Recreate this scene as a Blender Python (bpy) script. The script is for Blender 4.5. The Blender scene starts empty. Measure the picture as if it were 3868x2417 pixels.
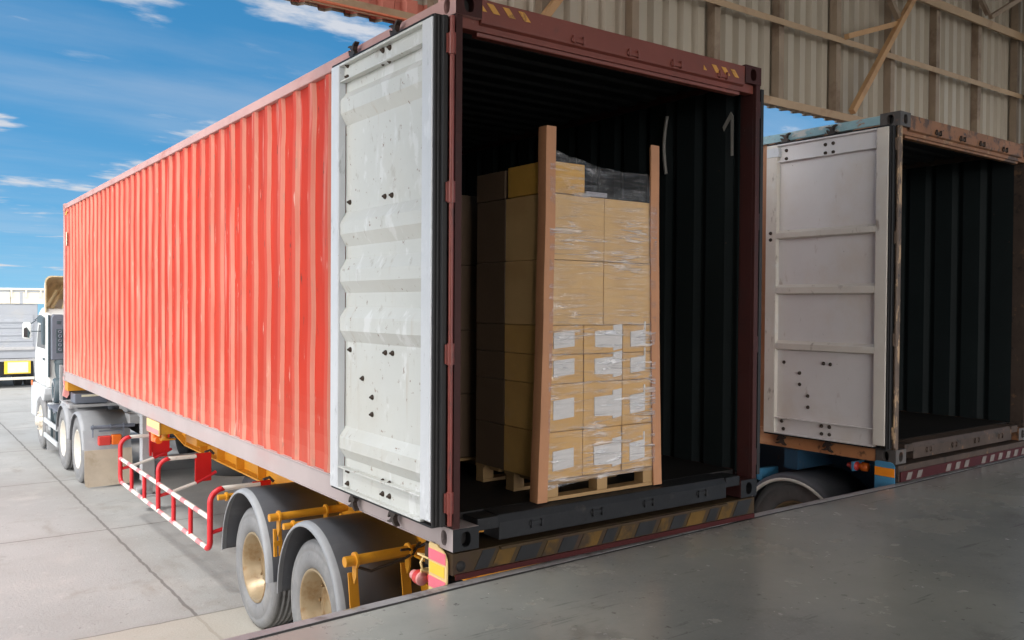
import bpy, bmesh, math, random
from mathutils import Vector, Matrix, noise
R = math.radians
PI = math.pi
SC = bpy.context.scene
random.seed(7)

# ------------------------------------------------------------------ camera
CAM = (-2.37386351, -3.79613453, 1.28076098)
YAW, PITCH, ROLL, FPX = -0.625535682, -0.0166867112, 0.00687083198, 3271.96567
cd = bpy.data.cameras.new('camera')
cam = bpy.data.objects.new('camera', cd)
SC.collection.objects.link(cam)
SC.camera = cam
fw = Vector((-math.sin(YAW)*math.cos(PITCH), math.cos(YAW)*math.cos(PITCH), math.sin(PITCH)))
r0 = Vector((math.cos(YAW), math.sin(YAW), 0)); u0 = r0.cross(fw)
rv = r0*math.cos(ROLL)+u0*math.sin(ROLL); uv = u0*math.cos(ROLL)-r0*math.sin(ROLL)
M = Matrix((rv, uv, -fw)).transposed().to_4x4(); M.translation = Vector(CAM)
cam.matrix_world = M
cd.sensor_width = 36.0
cd.lens = FPX/3868*36.0
cd.clip_start = 0.05; cd.clip_end = 3000

# ------------------------------------------------------------------ world and sun
SUN_EL, SUN_AZ = 61.0, 268.0      # compass: 0 = +y, 90 = +x
w = bpy.data.worlds.new('World'); SC.world = w; w.use_nodes = True
nt = w.node_tree; N = nt.nodes; Lk = nt.links
for n in list(N): N.remove(n)
wo = N.new('ShaderNodeOutputWorld'); bg = N.new('ShaderNodeBackground')
sky = N.new('ShaderNodeTexSky'); sky.sky_type = 'NISHITA'; sky.sun_disc = False
sky.sun_elevation = R(SUN_EL); sky.sun_rotation = R(SUN_AZ); sky.air_density = 1.0; sky.dust_density = 0.0; sky.ozone_density = 1.5
hs = N.new('ShaderNodeHueSaturation'); hs.inputs['Saturation'].default_value = 1.38; hs.inputs['Value'].default_value = 1.50; hs.inputs['Hue'].default_value = 0.488
Lk.new(sky.outputs[0], hs.inputs['Color'])
tc = N.new('ShaderNodeTexCoord')
sep = N.new('ShaderNodeSeparateXYZ'); Lk.new(tc.outputs['Generated'], sep.inputs[0])
def wm(op, a, b=None):
    m = N.new('ShaderNodeMath'); m.operation = op
    for i, v in enumerate((a, b)):
        if v is None: continue
        if isinstance(v, (int, float)): m.inputs[i].default_value = v
        else: Lk.new(v, m.inputs[i])
    return m.outputs[0]
zz = wm('ADD', wm('MAXIMUM', sep.outputs[2], 0.0), 0.12)
cx = wm('DIVIDE', sep.outputs[0], zz); cy = wm('DIVIDE', sep.outputs[1], zz)
cmb = N.new('ShaderNodeCombineXYZ'); Lk.new(cx, cmb.inputs[0]); Lk.new(cy, cmb.inputs[1])
def cloudlayer(scale, rot, stretch, lo, hi, loc):
    mp = N.new('ShaderNodeMapping'); Lk.new(cmb.outputs[0], mp.inputs[0])
    mp.inputs['Rotation'].default_value = (0, 0, R(rot)); mp.inputs['Scale'].default_value = (1, stretch, 1); mp.inputs['Location'].default_value = loc
    nz = N.new('ShaderNodeTexNoise'); Lk.new(mp.outputs[0], nz.inputs['Vector'])
    nz.inputs['Scale'].default_value = scale; nz.inputs['Detail'].default_value = 8; nz.inputs['Roughness'].default_value = 0.58; nz.inputs['Distortion'].default_value = 0.15
    rp = N.new('ShaderNodeMapRange'); rp.interpolation_type = 'SMOOTHSTEP'
    rp.inputs[1].default_value = lo; rp.inputs[2].default_value = hi
    Lk.new(nz.outputs['Fac'], rp.inputs[0]); return rp.outputs[0]
c1 = cloudlayer(1.5, 20, 1.8, 0.575, 0.70, (5.3, 2.6, 0))
c2 = cloudlayer(0.5, 15, 3.0, 0.38, 0.80, (0.4, 5.2, 0))
c3 = cloudlayer(2.6, 30, 2.2, 0.60, 0.80, (7.4, 2.2, 0))
# blue break ahead; unseen bright cloud overhead, left and behind is added fill light
lift = N.new('ShaderNodeVectorMath'); lift.operation = 'MULTIPLY_ADD'; Lk.new(tc.outputs['Generated'], lift.inputs[0]); lift.inputs[1].default_value = (1, 1, 0.9); lift.inputs[2].default_value = (0, 0, 0.14)
Lk.new(lift.outputs[0], sky.inputs[0])
bk = N.new('ShaderNodeMapRange'); bk.interpolation_type = 'SMOOTHSTEP'
Lk.new(wm('ADD', wm('ADD', wm('MULTIPLY', sep.outputs[2], 0.95), wm('ADD', wm('MULTIPLY', sep.outputs[1], -0.75), wm('MULTIPLY', sep.outputs[0], -0.55))), wm('MULTIPLY', wm('SUBTRACT', c2, 0.4), 0.25)), bk.inputs[0])
bk.inputs[1].default_value = 0.05; bk.inputs[2].default_value = 0.55
cl = wm('MINIMUM', wm('ADD', wm('ADD', wm('MULTIPLY', c1, 0.9), wm('MULTIPLY', c2, 0.26)), wm('MULTIPLY', c3, 0.35)), 0.85)
cl = wm('MAXIMUM', cl, wm('MULTIPLY', bk.outputs[0], 0.95))
mixc = N.new('ShaderNodeMixRGB'); Lk.new(cl, mixc.inputs[0]); Lk.new(hs.outputs[0], mixc.inputs[1])
brt = N.new('ShaderNodeMixRGB'); Lk.new(bk.outputs[0], brt.inputs[0]); brt.inputs[1].default_value = (7.8, 7.9, 8.3, 1); lowb = N.new('ShaderNodeMapRange'); Lk.new(sep.outputs[2], lowb.inputs[0]); lowb.inputs[1].default_value = 0.25; lowb.inputs[2].default_value = 0.65
bbt = N.new('ShaderNodeMixRGB'); Lk.new(lowb.outputs[0], bbt.inputs[0]); bbt.inputs[1].default_value = (66.0, 64.4, 62.2, 1); bbt.inputs[2].default_value = (11.0, 10.7, 10.4, 1)
Lk.new(bbt.outputs[0], brt.inputs[2])
Lk.new(brt.outputs[0], mixc.inputs[2])
Lk.new(mixc.outputs[0], bg.inputs[0]); bg.inputs[1].default_value = 0.10
Lk.new(bg.outputs[0], wo.inputs[0])

sl = bpy.data.lights.new('sun', 'SUN'); sl.energy = 2.5; sl.angle = R(13); sl.color = (1.0, 0.975, 0.94)
so = bpy.data.objects.new('sun', sl); SC.collection.objects.link(so)
sd = Vector((math.sin(R(SUN_AZ))*math.cos(R(SUN_EL)), math.cos(R(SUN_AZ))*math.cos(R(SUN_EL)), math.sin(R(SUN_EL))))
so.rotation_euler = sd.to_track_quat('Z', 'Y').to_euler(); so.location = (-20, 0, 30)
vs = SC.view_settings
SC.display_settings.display_device = 'sRGB'
vs.view_transform = 'Standard'; vs.look = 'None'; vs.exposure = -0.06; vs.gamma = 1.0; vs.use_curve_mapping = False
SC.cycles.max_bounces = 10; SC.cycles.diffuse_bounces = 5; SC.cycles.glossy_bounces = 4; SC.cycles.transparent_max_bounces = 12
SC.cycles.use_denoising = True

# ------------------------------------------------------------------ materials
def mat(name, base, rough=0.55, metal=0.0, var=0.12, vscale=1.2, layers=(), bump=0.0, bscale=30.0, spec=0.5, bstretch=(1, 1, 1)):
    """layers: (colour, scale, lo, hi, strength, stretch xyz, rough or None): noise masked stains, rust, scratches"""
    m = bpy.data.materials.new(name); m.use_nodes = True
    t = m.node_tree; n = t.nodes; l = t.links
    b = n['Principled BSDF']
    b.inputs['Roughness'].default_value = rough; b.inputs['Metallic'].default_value = metal
    b.inputs['Specular IOR Level'].default_value = spec
    co = n.new('ShaderNodeTexCoord')
    def noi(scale, stretch=(1, 1, 1), detail=6, off=0.0):
        mp = n.new('ShaderNodeMapping'); l.new(co.outputs['Object'], mp.inputs[0]); mp.inputs['Scale'].default_value = stretch; mp.inputs['Location'].default_value = (off, off*1.7, off*0.6)
        q = n.new('ShaderNodeTexNoise'); l.new(mp.outputs[0], q.inputs['Vector'])
        q.inputs['Scale'].default_value = scale; q.inputs['Detail'].default_value = detail; q.inputs['Roughness'].default_value = 0.62
        return q.outputs['Fac']
    mr = n.new('ShaderNodeMapRange'); l.new(noi(vscale), mr.inputs[0]); mr.inputs[1].default_value = 0.3; mr.inputs[2].default_value = 0.7
    mx = n.new('ShaderNodeMixRGB'); l.new(mr.outputs[0], mx.inputs[0])
    mx.inputs[1].default_value = tuple(c*(1-var) for c in base)+(1,); mx.inputs[2].default_value = tuple(min(1, c*(1+var)) for c in base)+(1,)
    col = mx.outputs[0]; rg = None
    for i, ly in enumerate(layers):
        c, s, lo, hi, st = ly[:5]; stx = ly[5] if len(ly) > 5 else (1, 1, 1); rr = ly[6] if len(ly) > 6 else None
        k = n.new('ShaderNodeMapRange'); k.interpolation_type = 'SMOOTHSTEP'; l.new(noi(s, stx, 8, 3.3*(i+1)), k.inputs[0])
        k.inputs[1].default_value = lo; k.inputs[2].default_value = hi; k.inputs[4].default_value = st
        y = n.new('ShaderNodeMixRGB'); l.new(k.outputs[0], y.inputs[0]); l.new(col, y.inputs[1]); y.inputs[2].default_value = tuple(c)+(1,)
        col = y.outputs[0]
        if rr is not None:
            z = n.new('ShaderNodeMapRange'); l.new(k.outputs[0], z.inputs[0])
            if rg is None: z.inputs[3].default_value = rough
            else: l.new(rg, z.inputs[3])
            z.inputs[4].default_value = rr; rg = z.outputs[0]
    l.new(col, b.inputs['Base Color'])
    if rg is not None: l.new(rg, b.inputs['Roughness'])
    if bump > 0:
        bp = n.new('ShaderNodeBump'); bp.inputs['Strength'].default_value = bump; bp.inputs['Distance'].default_value = 0.02
        l.new(noi(bscale, bstretch), bp.inputs['Height']); l.new(bp.outputs[0], b.inputs['Normal'])
    return m

RUST = (0.16, 0.055, 0.025)
def redside():
    m = mat('red_container_paint', (0.47, 0.037, 0.018), 0.58, 0, 0.12, 0.9,
            layers=[((0.46, 0.085, 0.050), 1.1, 0.47, 0.70, 0.45, (1, 3, 0.12)), ((0.40, 0.036, 0.022), 1.6, 0.50, 0.68, 0.7, (1, 2.5, 0.3)),
                    ((0.56, 0.27, 0.23), 9.0, 0.56, 0.68, 0.6, (1, 1, 0.06)),
                    ((0.14, 0.04, 0.03), 16.0, 0.625, 0.68, 0.9, (1, 1, 0.25)),
                    ((0.66, 0.42, 0.36), 20.0, 0.64, 0.70, 0.7, (1, 1, 0.16))], bump=0.10, bscale=3, spec=0.15)
    # paler colour on the sloped webs (by facing), faded paint low on the panel
    t = m.node_tree; n = t.nodes; l = t.links; b = n['Principled BSDF']
    src = b.inputs['Base Color'].links[0].from_socket
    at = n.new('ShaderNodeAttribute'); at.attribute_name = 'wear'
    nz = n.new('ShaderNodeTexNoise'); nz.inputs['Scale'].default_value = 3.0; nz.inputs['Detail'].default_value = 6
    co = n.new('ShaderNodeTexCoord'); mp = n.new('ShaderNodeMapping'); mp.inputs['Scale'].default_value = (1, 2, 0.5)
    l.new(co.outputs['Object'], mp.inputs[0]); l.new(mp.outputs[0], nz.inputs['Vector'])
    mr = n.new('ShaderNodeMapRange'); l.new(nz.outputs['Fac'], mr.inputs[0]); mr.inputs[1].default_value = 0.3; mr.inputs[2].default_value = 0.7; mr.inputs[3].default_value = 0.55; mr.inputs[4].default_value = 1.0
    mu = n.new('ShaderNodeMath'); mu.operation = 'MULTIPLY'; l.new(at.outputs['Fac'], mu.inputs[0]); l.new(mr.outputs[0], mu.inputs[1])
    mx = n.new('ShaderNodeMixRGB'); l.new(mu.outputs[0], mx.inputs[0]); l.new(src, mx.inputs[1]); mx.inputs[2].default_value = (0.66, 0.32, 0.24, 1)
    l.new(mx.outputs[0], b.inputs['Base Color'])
    return m
MT = {}
MT['red'] = redside()
MT['redrail'] = mat('faded_red_rail', (0.50, 0.30, 0.28), 0.6, 0, 0.1, 1.5, [((0.36, 0.10, 0.07), 3, 0.5, 0.7, 0.6, (1, 0.4, 1)), ((0.25, 0.08, 0.05), 30, 0.68, 0.74, 0.8)])
MT['sillrail'] = mat('chalky_bottom_rail', (0.41, 0.345, 0.34), 0.6, 0, 0.08, 1.5, [((0.46, 0.24, 0.22), 2, 0.5, 0.75, 0.5, (1, 0.4, 1)), ((0.2, 0.09, 0.06), 35, 0.7, 0.75, 0.8)])
MT['header'] = mat('red_header_paint', (0.17, 0.042, 0.030), 0.45, 0, 0.15, 2, [((0.09, 0.035, 0.028), 4, 0.5, 0.72, 0.6), ((0.30, 0.15, 0.12), 26, 0.66, 0.73, 0.5)])
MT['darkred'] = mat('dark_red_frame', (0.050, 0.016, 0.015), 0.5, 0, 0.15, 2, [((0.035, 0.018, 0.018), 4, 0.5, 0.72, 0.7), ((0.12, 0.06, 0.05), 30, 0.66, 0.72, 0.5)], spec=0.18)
MT['hinge'] = mat('red_hinge_rod', (0.20, 0.042, 0.032), 0.42, 0, 0.15, 6, [((0.05, 0.022, 0.02), 14, 0.52, 0.66, 0.8, (1, 1, 0.3))])
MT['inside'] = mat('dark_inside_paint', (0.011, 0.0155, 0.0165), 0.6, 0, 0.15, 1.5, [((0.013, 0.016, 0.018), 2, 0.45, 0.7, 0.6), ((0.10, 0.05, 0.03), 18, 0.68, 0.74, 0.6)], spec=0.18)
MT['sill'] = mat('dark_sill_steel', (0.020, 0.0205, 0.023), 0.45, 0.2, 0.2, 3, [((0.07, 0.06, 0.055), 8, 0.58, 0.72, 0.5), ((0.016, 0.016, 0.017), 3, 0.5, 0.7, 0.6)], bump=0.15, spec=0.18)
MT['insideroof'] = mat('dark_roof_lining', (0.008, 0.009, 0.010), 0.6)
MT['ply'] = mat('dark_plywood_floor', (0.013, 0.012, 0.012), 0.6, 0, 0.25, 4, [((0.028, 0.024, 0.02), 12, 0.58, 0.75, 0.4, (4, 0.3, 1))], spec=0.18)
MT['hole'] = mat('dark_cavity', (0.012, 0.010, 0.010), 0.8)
MT['door'] = mat('grey_door_paint', (0.56, 0.57, 0.545), 0.48, 0, 0.05, 1.2,
    [((0.36, 0.34, 0.30), 13, 0.60, 0.68, 0.6, (1, 1, 0.5)), ((0.20, 0.12, 0.08), 24, 0.64, 0.69, 0.85), ((0.42, 0.34, 0.26), 9, 0.60, 0.72, 0.45, (1, 1.6, 0.10)), ((0.70, 0.71, 0.71), 5, 0.57, 0.64, 0.6, (1, 1.2, 0.6)), ((0.54, 0.53, 0.48), 1.4, 0.48, 0.72, 0.55), ((0.70, 0.71, 0.72), 7, 0.6, 0.72, 0.6, (1, 1, 0.3)), ((0.30, 0.27, 0.23), 34, 0.70, 0.745, 0.75, (1, 1, 0.5)), ((0.40, 0.33, 0.26), 5, 0.64, 0.78, 0.35, (1, 2.5, 0.2))], bump=0.12, bscale=4)
MT['stile'] = mat('worn_stile_paint', (0.60, 0.62, 0.65), 0.42, 0, 0.05, 2,
    [((0.30, 0.32, 0.33), 16, 0.60, 0.70, 0.7, (1, 1, 0.35)), ((0.78, 0.80, 0.83), 8, 0.56, 0.70, 0.6, (1, 1, 0.4)), ((0.25, 0.18, 0.13), 40, 0.69, 0.74, 0.7)], bump=0.2, bscale=14)
MT['rubber'] = mat('black_rubber', (0.018, 0.017, 0.018), 0.55, 0, 0.2, 5, spec=0.3)
MT['bolt'] = mat('rusty_bolt', (0.045, 0.030, 0.022), 0.6, 0.4, 0.3, 30)
MT['cam'] = mat('cam_steel', (0.065, 0.050, 0.042), 0.55, 0.5, 0.25, 20)
MT['hazdim'] = mat('dirty_hazard_yellow', (0.11, 0.06, 0.014), 0.55, 0, 0.25, 6, [((0.035, 0.025, 0.018), 5, 0.46, 0.62, 0.9)], spec=0.18)
MT['hazyellow'] = mat('hazard_yellow', (0.55, 0.27, 0.05), 0.5, 0, 0.15, 8, [((0.12, 0.06, 0.03), 12, 0.58, 0.68, 0.7)])
MT['orange'] = mat('rust_orange_paint', (0.22, 0.095, 0.042), 0.62, 0, 0.2, 3, [((0.07, 0.04, 0.028), 5, 0.50, 0.60, 0.9), ((0.34, 0.20, 0.11), 9, 0.58, 0.68, 0.6), ((0.04, 0.03, 0.028), 15, 0.60, 0.66, 0.85)])
MT['bluerail'] = mat('peeling_blue_rail', (0.28, 0.45, 0.50), 0.6, 0, 0.12, 6, [((0.62, 0.60, 0.56), 6, 0.55, 0.62, 0.9, (1, 0.5, 1)), ((0.40, 0.17, 0.07), 8, 0.58, 0.64, 0.9, (1, 0.6, 1)), ((0.10, 0.07, 0.05), 16, 0.64, 0.68, 0.9)])
MT['orangerail'] = mat('orange_bottom_rail', (0.48, 0.21, 0.09), 0.6, 0, 0.12, 2, [((0.60, 0.40, 0.26), 3, 0.5, 0.68, 0.6, (1, 0.4, 1)), ((0.13, 0.06, 0.03), 9, 0.60, 0.68, 0.85)])
MT['casting2'] = mat('dark_casting', (0.080, 0.070, 0.066), 0.6, 0.1, 0.2, 10, [((0.20, 0.10, 0.06), 12, 0.6, 0.7, 0.6)])
MT['post2'] = mat('peeling_post', (0.10, 0.065, 0.045), 0.6, 0, 0.2, 5, [((0.40, 0.26, 0.15), 10, 0.53, 0.60, 0.9, (1, 1, 0.35)), ((0.03, 0.025, 0.022), 14, 0.60, 0.66, 0.9)])
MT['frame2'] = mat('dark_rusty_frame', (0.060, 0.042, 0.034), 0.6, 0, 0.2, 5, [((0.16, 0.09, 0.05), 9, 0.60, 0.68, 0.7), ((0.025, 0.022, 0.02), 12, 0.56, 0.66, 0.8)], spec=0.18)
MT['door2'] = mat('lilac_grey_door', (0.70, 0.675, 0.675), 0.5, 0, 0.05, 1.2,
    [((0.62, 0.54, 0.47), 1.6, 0.46, 0.74, 0.6), ((0.30, 0.20, 0.14), 9, 0.62, 0.72, 0.45, (1, 1, 0.35)), ((0.16, 0.10, 0.07), 36, 0.69, 0.74, 0.8)])
MT['stile2'] = mat('worn_cream_stile', (0.66, 0.61, 0.55), 0.5, 0, 0.06, 2, [((0.22, 0.17, 0.13), 12, 0.60, 0.70, 0.7, (1, 1, 0.4)), ((0.70, 0.70, 0.68), 5, 0.52, 0.7, 0.5)])
MT['yellow'] = mat('chassis_yellow', (0.62, 0.27, 0.018), 0.45, 0, 0.08, 2, [((0.30, 0.14, 0.03), 5, 0.56, 0.74, 0.6), ((0.12, 0.07, 0.03), 30, 0.68, 0.74, 0.7)])
MT['bumper'] = mat('hazard_bumper', (0.050, 0.032, 0.016), 0.55, 0, 0.2, 4, [((0.05, 0.03, 0.022), 6, 0.48, 0.66, 0.8)], spec=0.18)
MT['black'] = mat('black_paint', (0.022, 0.022, 0.024), 0.5, 0, 0.25, 6, spec=0.18)
MT['redstrip'] = mat('red_strip', (0.050, 0.008, 0.008), 0.5, 0, 0.2, 6, spec=0.18)
MT['tyre'] = mat('dusty_tyre', (0.20, 0.20, 0.205), 0.72, 0, 0.12, 5, [((0.34, 0.33, 0.31), 4, 0.5, 0.72, 0.5), ((0.09, 0.09, 0.09), 10, 0.58, 0.72, 0.5)], bump=0.2, bscale=40)
MT['tyredark'] = mat('dark_tyre', (0.028, 0.028, 0.030), 0.7, 0, 0.2, 5)
MT['rim'] = mat('dusty_tan_rim', (0.33, 0.25, 0.15), 0.38, 0.25, 0.12, 4, [((0.22, 0.115, 0.035), 4, 0.44, 0.64, 0.8), ((0.16, 0.09, 0.05), 14, 0.62, 0.72, 0.6)])
MT['rimwhite'] = mat('dusty_white_rim', (0.66, 0.62, 0.55), 0.45, 0, 0.1, 4, [((0.38, 0.28, 0.18), 6, 0.54, 0.72, 0.6)])
MT['fender'] = mat('grey_plastic_fender', (0.110, 0.115, 0.130), 0.48, 0, 0.10, 2.5, [((0.19, 0.19, 0.20), 5, 0.52, 0.75, 0.5, (0.3, 1, 1)), ((0.32, 0.31, 0.30), 26, 0.66, 0.76, 0.5)])
MT['fenderlip'] = mat('pale_fender_lip', (0.30, 0.31, 0.33), 0.5, 0, 0.1, 6)  # lip set paler than the fender shell
MT['tfender'] = mat('tractor_fender_grey', (0.33, 0.34, 0.36), 0.5, 0, 0.08, 3, [((0.45, 0.45, 0.45), 6, 0.55, 0.75, 0.4)])
MT['guardred'] = mat('guard_red', (0.62, 0.022, 0.030), 0.38, 0, 0.08, 4, [((0.45, 0.16, 0.14), 9, 0.62, 0.74, 0.4)])
MT['guardwhite'] = mat('guard_white', (0.74, 0.69, 0.64), 0.42, 0, 0.05, 4, [((0.50, 0.42, 0.34), 9, 0.6, 0.74, 0.5)])
MT['guardpink'] = mat('guard_faded_red', (0.66, 0.26, 0.27), 0.42, 0, 0.06, 4)
MT['redplate'] = mat('red_plate', (0.55, 0.010, 0.010), 0.40, 0, 0.08, 3)
MT['reflred'] = mat('reflector_red', (0.85, 0.17, 0.24), 0.3, 0, 0.04, 8)
MT['reflyellow'] = mat('reflector_yellow', (0.90, 0.60, 0.05), 0.3, 0, 0.04, 8)
MT['platecream'] = mat('plate_cream', (0.80, 0.58, 0.26), 0.45, 0, 0.05, 6)
MT['plateblue'] = mat('plate_blue', (0.06, 0.24, 0.42), 0.45, 0, 0.08, 6)
MT['plateorange'] = mat('plate_orange', (0.90, 0.27, 0.01), 0.4, 0, 0.03, 6)
MT['lampred'] = mat('lamp_red', (0.62, 0.06, 0.05), 0.25, 0, 0.06, 20)
MT['lamporange'] = mat('lamp_orange', (0.78, 0.16, 0.02), 0.25, 0, 0.06, 20)
MT['lamppink'] = mat('lamp_lens_pink', (0.80, 0.34, 0.32), 0.22, 0, 0.05, 20)
MT['steel'] = mat('grey_steel', (0.42, 0.42, 0.43), 0.45, 0.2, 0.1, 4, [((0.22, 0.19, 0.17), 8, 0.56, 0.72, 0.5)])
MT['darksteel'] = mat('dark_underframe', (0.055, 0.056, 0.062), 0.6, 0, 0.2, 4)
MT['flap'] = mat('dusty_mudflap', (0.50, 0.42, 0.33), 0.6, 0, 0.12, 2.5, [((0.60, 0.52, 0.43), 2, 0.5, 0.72, 0.5), ((0.36, 0.28, 0.19), 4, 0.54, 0.72, 0.6)])
MT['cabwhite'] = mat('cab_white', (0.80, 0.80, 0.78), 0.35, 0, 0.03, 2, [((0.56, 0.48, 0.38), 3, 0.58, 0.78, 0.35, (1, 1, 0.3))])
MT['cabgrey'] = mat('cab_grey_plastic', (0.15, 0.165, 0.205), 0.5, 0, 0.08, 4)
MT['cabdark'] = mat('cab_dark_teal', (0.06, 0.085, 0.10), 0.5, 0, 0.1, 4)
MT['bumpergrey'] = mat('bumper_grey', (0.52, 0.54, 0.56), 0.45, 0, 0.06, 3)
MT['deflin'] = mat('deflector_inside_tan', (0.74, 0.60, 0.36), 0.55, 0, 0.12, 3, [((0.34, 0.22, 0.10), 3, 0.52, 0.72, 0.6, (2, 1, 0.5))])
MT['glass'] = mat('dark_glass', (0.02, 0.028, 0.035), 0.08, 0, 0.1, 3)
MT['mirrorglass'] = mat('mirror_face', (0.20, 0.28, 0.30), 0.08, 0.8, 0.1, 3)
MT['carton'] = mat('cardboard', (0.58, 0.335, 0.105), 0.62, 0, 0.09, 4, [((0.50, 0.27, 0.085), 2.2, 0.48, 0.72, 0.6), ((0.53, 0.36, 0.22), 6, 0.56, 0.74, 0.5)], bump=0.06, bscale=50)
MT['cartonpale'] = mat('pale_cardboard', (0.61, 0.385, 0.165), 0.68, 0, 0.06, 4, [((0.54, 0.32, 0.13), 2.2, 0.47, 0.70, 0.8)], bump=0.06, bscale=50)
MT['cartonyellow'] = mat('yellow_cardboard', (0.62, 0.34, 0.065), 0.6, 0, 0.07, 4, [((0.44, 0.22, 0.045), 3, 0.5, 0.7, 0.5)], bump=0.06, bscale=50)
MT['cartonshade'] = mat('shade_dark_cardboard', (0.12, 0.074, 0.044), 0.7, 0, 0.1, 4)  # darkened cardboard: the shade on the rear boxes is put into its colour
MT['greybag'] = mat('grey_wrap', (0.30, 0.29, 0.32), 0.4, 0, 0.1, 4, bump=0.5, bscale=8, bstretch=(0.4, 1, 8))
MT['paper'] = mat('paper_label', (0.62, 0.59, 0.57), 0.6, 0, 0.04, 8, [((0.38, 0.36, 0.35), 26, 0.60, 0.68, 0.35, (0.5, 1, 2.0))])
MT['protector'] = mat('brown_edge_board', (0.44, 0.205, 0.10), 0.6, 0, 0.08, 3, [((0.30, 0.145, 0.085), 2, 0.48, 0.72, 0.6, (1, 1, 0.4)), ((0.48, 0.28, 0.17), 40, 0.66, 0.74, 0.4, (1, 1, 0.3))], bump=0.08, bscale=30)
MT['wood'] = mat('pallet_wood', (0.33, 0.20, 0.085), 0.65, 0, 0.15, 3, [((0.36, 0.21, 0.10), 4, 0.48, 0.68, 0.7, (0.3, 4, 8))])
MT['sheet'] = mat('corrugated_sheet', (0.43, 0.375, 0.30), 0.5, 0.0, 0.08, 0.5, [((0.36, 0.31, 0.25), 1.1, 0.48, 0.75, 0.6, (2.5, 1, 0.15)), ((0.46, 0.40, 0.33), 6, 0.56, 0.75, 0.4, (1, 1, 0.15)), ((0.22, 0.13, 0.07), 9, 0.66, 0.78, 0.4, (1, 1, 0.2))])
MT['stud'] = mat('rusty_stud', (0.28, 0.21, 0.15), 0.6, 0, 0.15, 3, [((0.11, 0.06, 0.035), 3, 0.5, 0.7, 0.6)])
MT['girt'] = mat('tan_girt', (0.42, 0.29, 0.18), 0.55, 0, 0.1, 2, [((0.28, 0.15, 0.08), 5, 0.54, 0.70, 0.5)])
MT['brace'] = mat('tan_brace', (0.46, 0.27, 0.13), 0.55, 0, 0.1, 2, [((0.30, 0.16, 0.08), 5, 0.54, 0.70, 0.5)])
MT['roofm'] = mat('roof_sheet', (0.58, 0.57, 0.53), 0.5, 0, 0.1, 1)
MT['lightwalls'] = mat('light_block_wall', (0.22, 0.21, 0.19), 0.7, 0, 0.1, 1)
MT['edge'] = mat('steel_dock_edge', (0.34, 0.33, 0.34), 0.45, 0.3, 0.15, 3, [((0.42, 0.30, 0.08), 6, 0.64, 0.69, 0.9), ((0.10, 0.07, 0.06), 8, 0.52, 0.66, 0.6), ((0.38, 0.36, 0.36), 14, 0.6, 0.72, 0.5)], bump=0.15, bscale=20)
MT['gap'] = mat('joint_gap', (0.015, 0.013, 0.013), 0.9)
MT['dockwall'] = mat('dock_wall', (0.20, 0.19, 0.18), 0.8, 0, 0.15, 1)
MT['truckgrey'] = mat('truck_grey', (0.36, 0.38, 0.42), 0.5, 0, 0.06, 2, [((0.44, 0.42, 0.38), 2, 0.55, 0.75, 0.4)])
MT['cream'] = mat('cream_panel', (0.72, 0.68, 0.58), 0.55, 0, 0.05, 2)
MT['plateyel'] = mat('plate_yellow', (0.80, 0.55, 0.04), 0.45, 0, 0.05, 4)
MT['platewhite'] = mat('plate_white', (0.78, 0.72, 0.55), 0.5, 0, 0.08, 6)
MT['trailerblue'] = mat('trailer_blue', (0.02, 0.06, 0.11), 0.45, 0, 0.12, 3, [((0.10, 0.07, 0.05), 8, 0.6, 0.72, 0.6)])
MT['whiteline'] = mat('fender_white_edge', (0.82, 0.79, 0.72), 0.45, 0, 0.06, 5)
MT['strapgrey'] = mat('grey_strap', (0.24, 0.225, 0.205), 0.6, 0, 0.1, 8)

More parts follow.
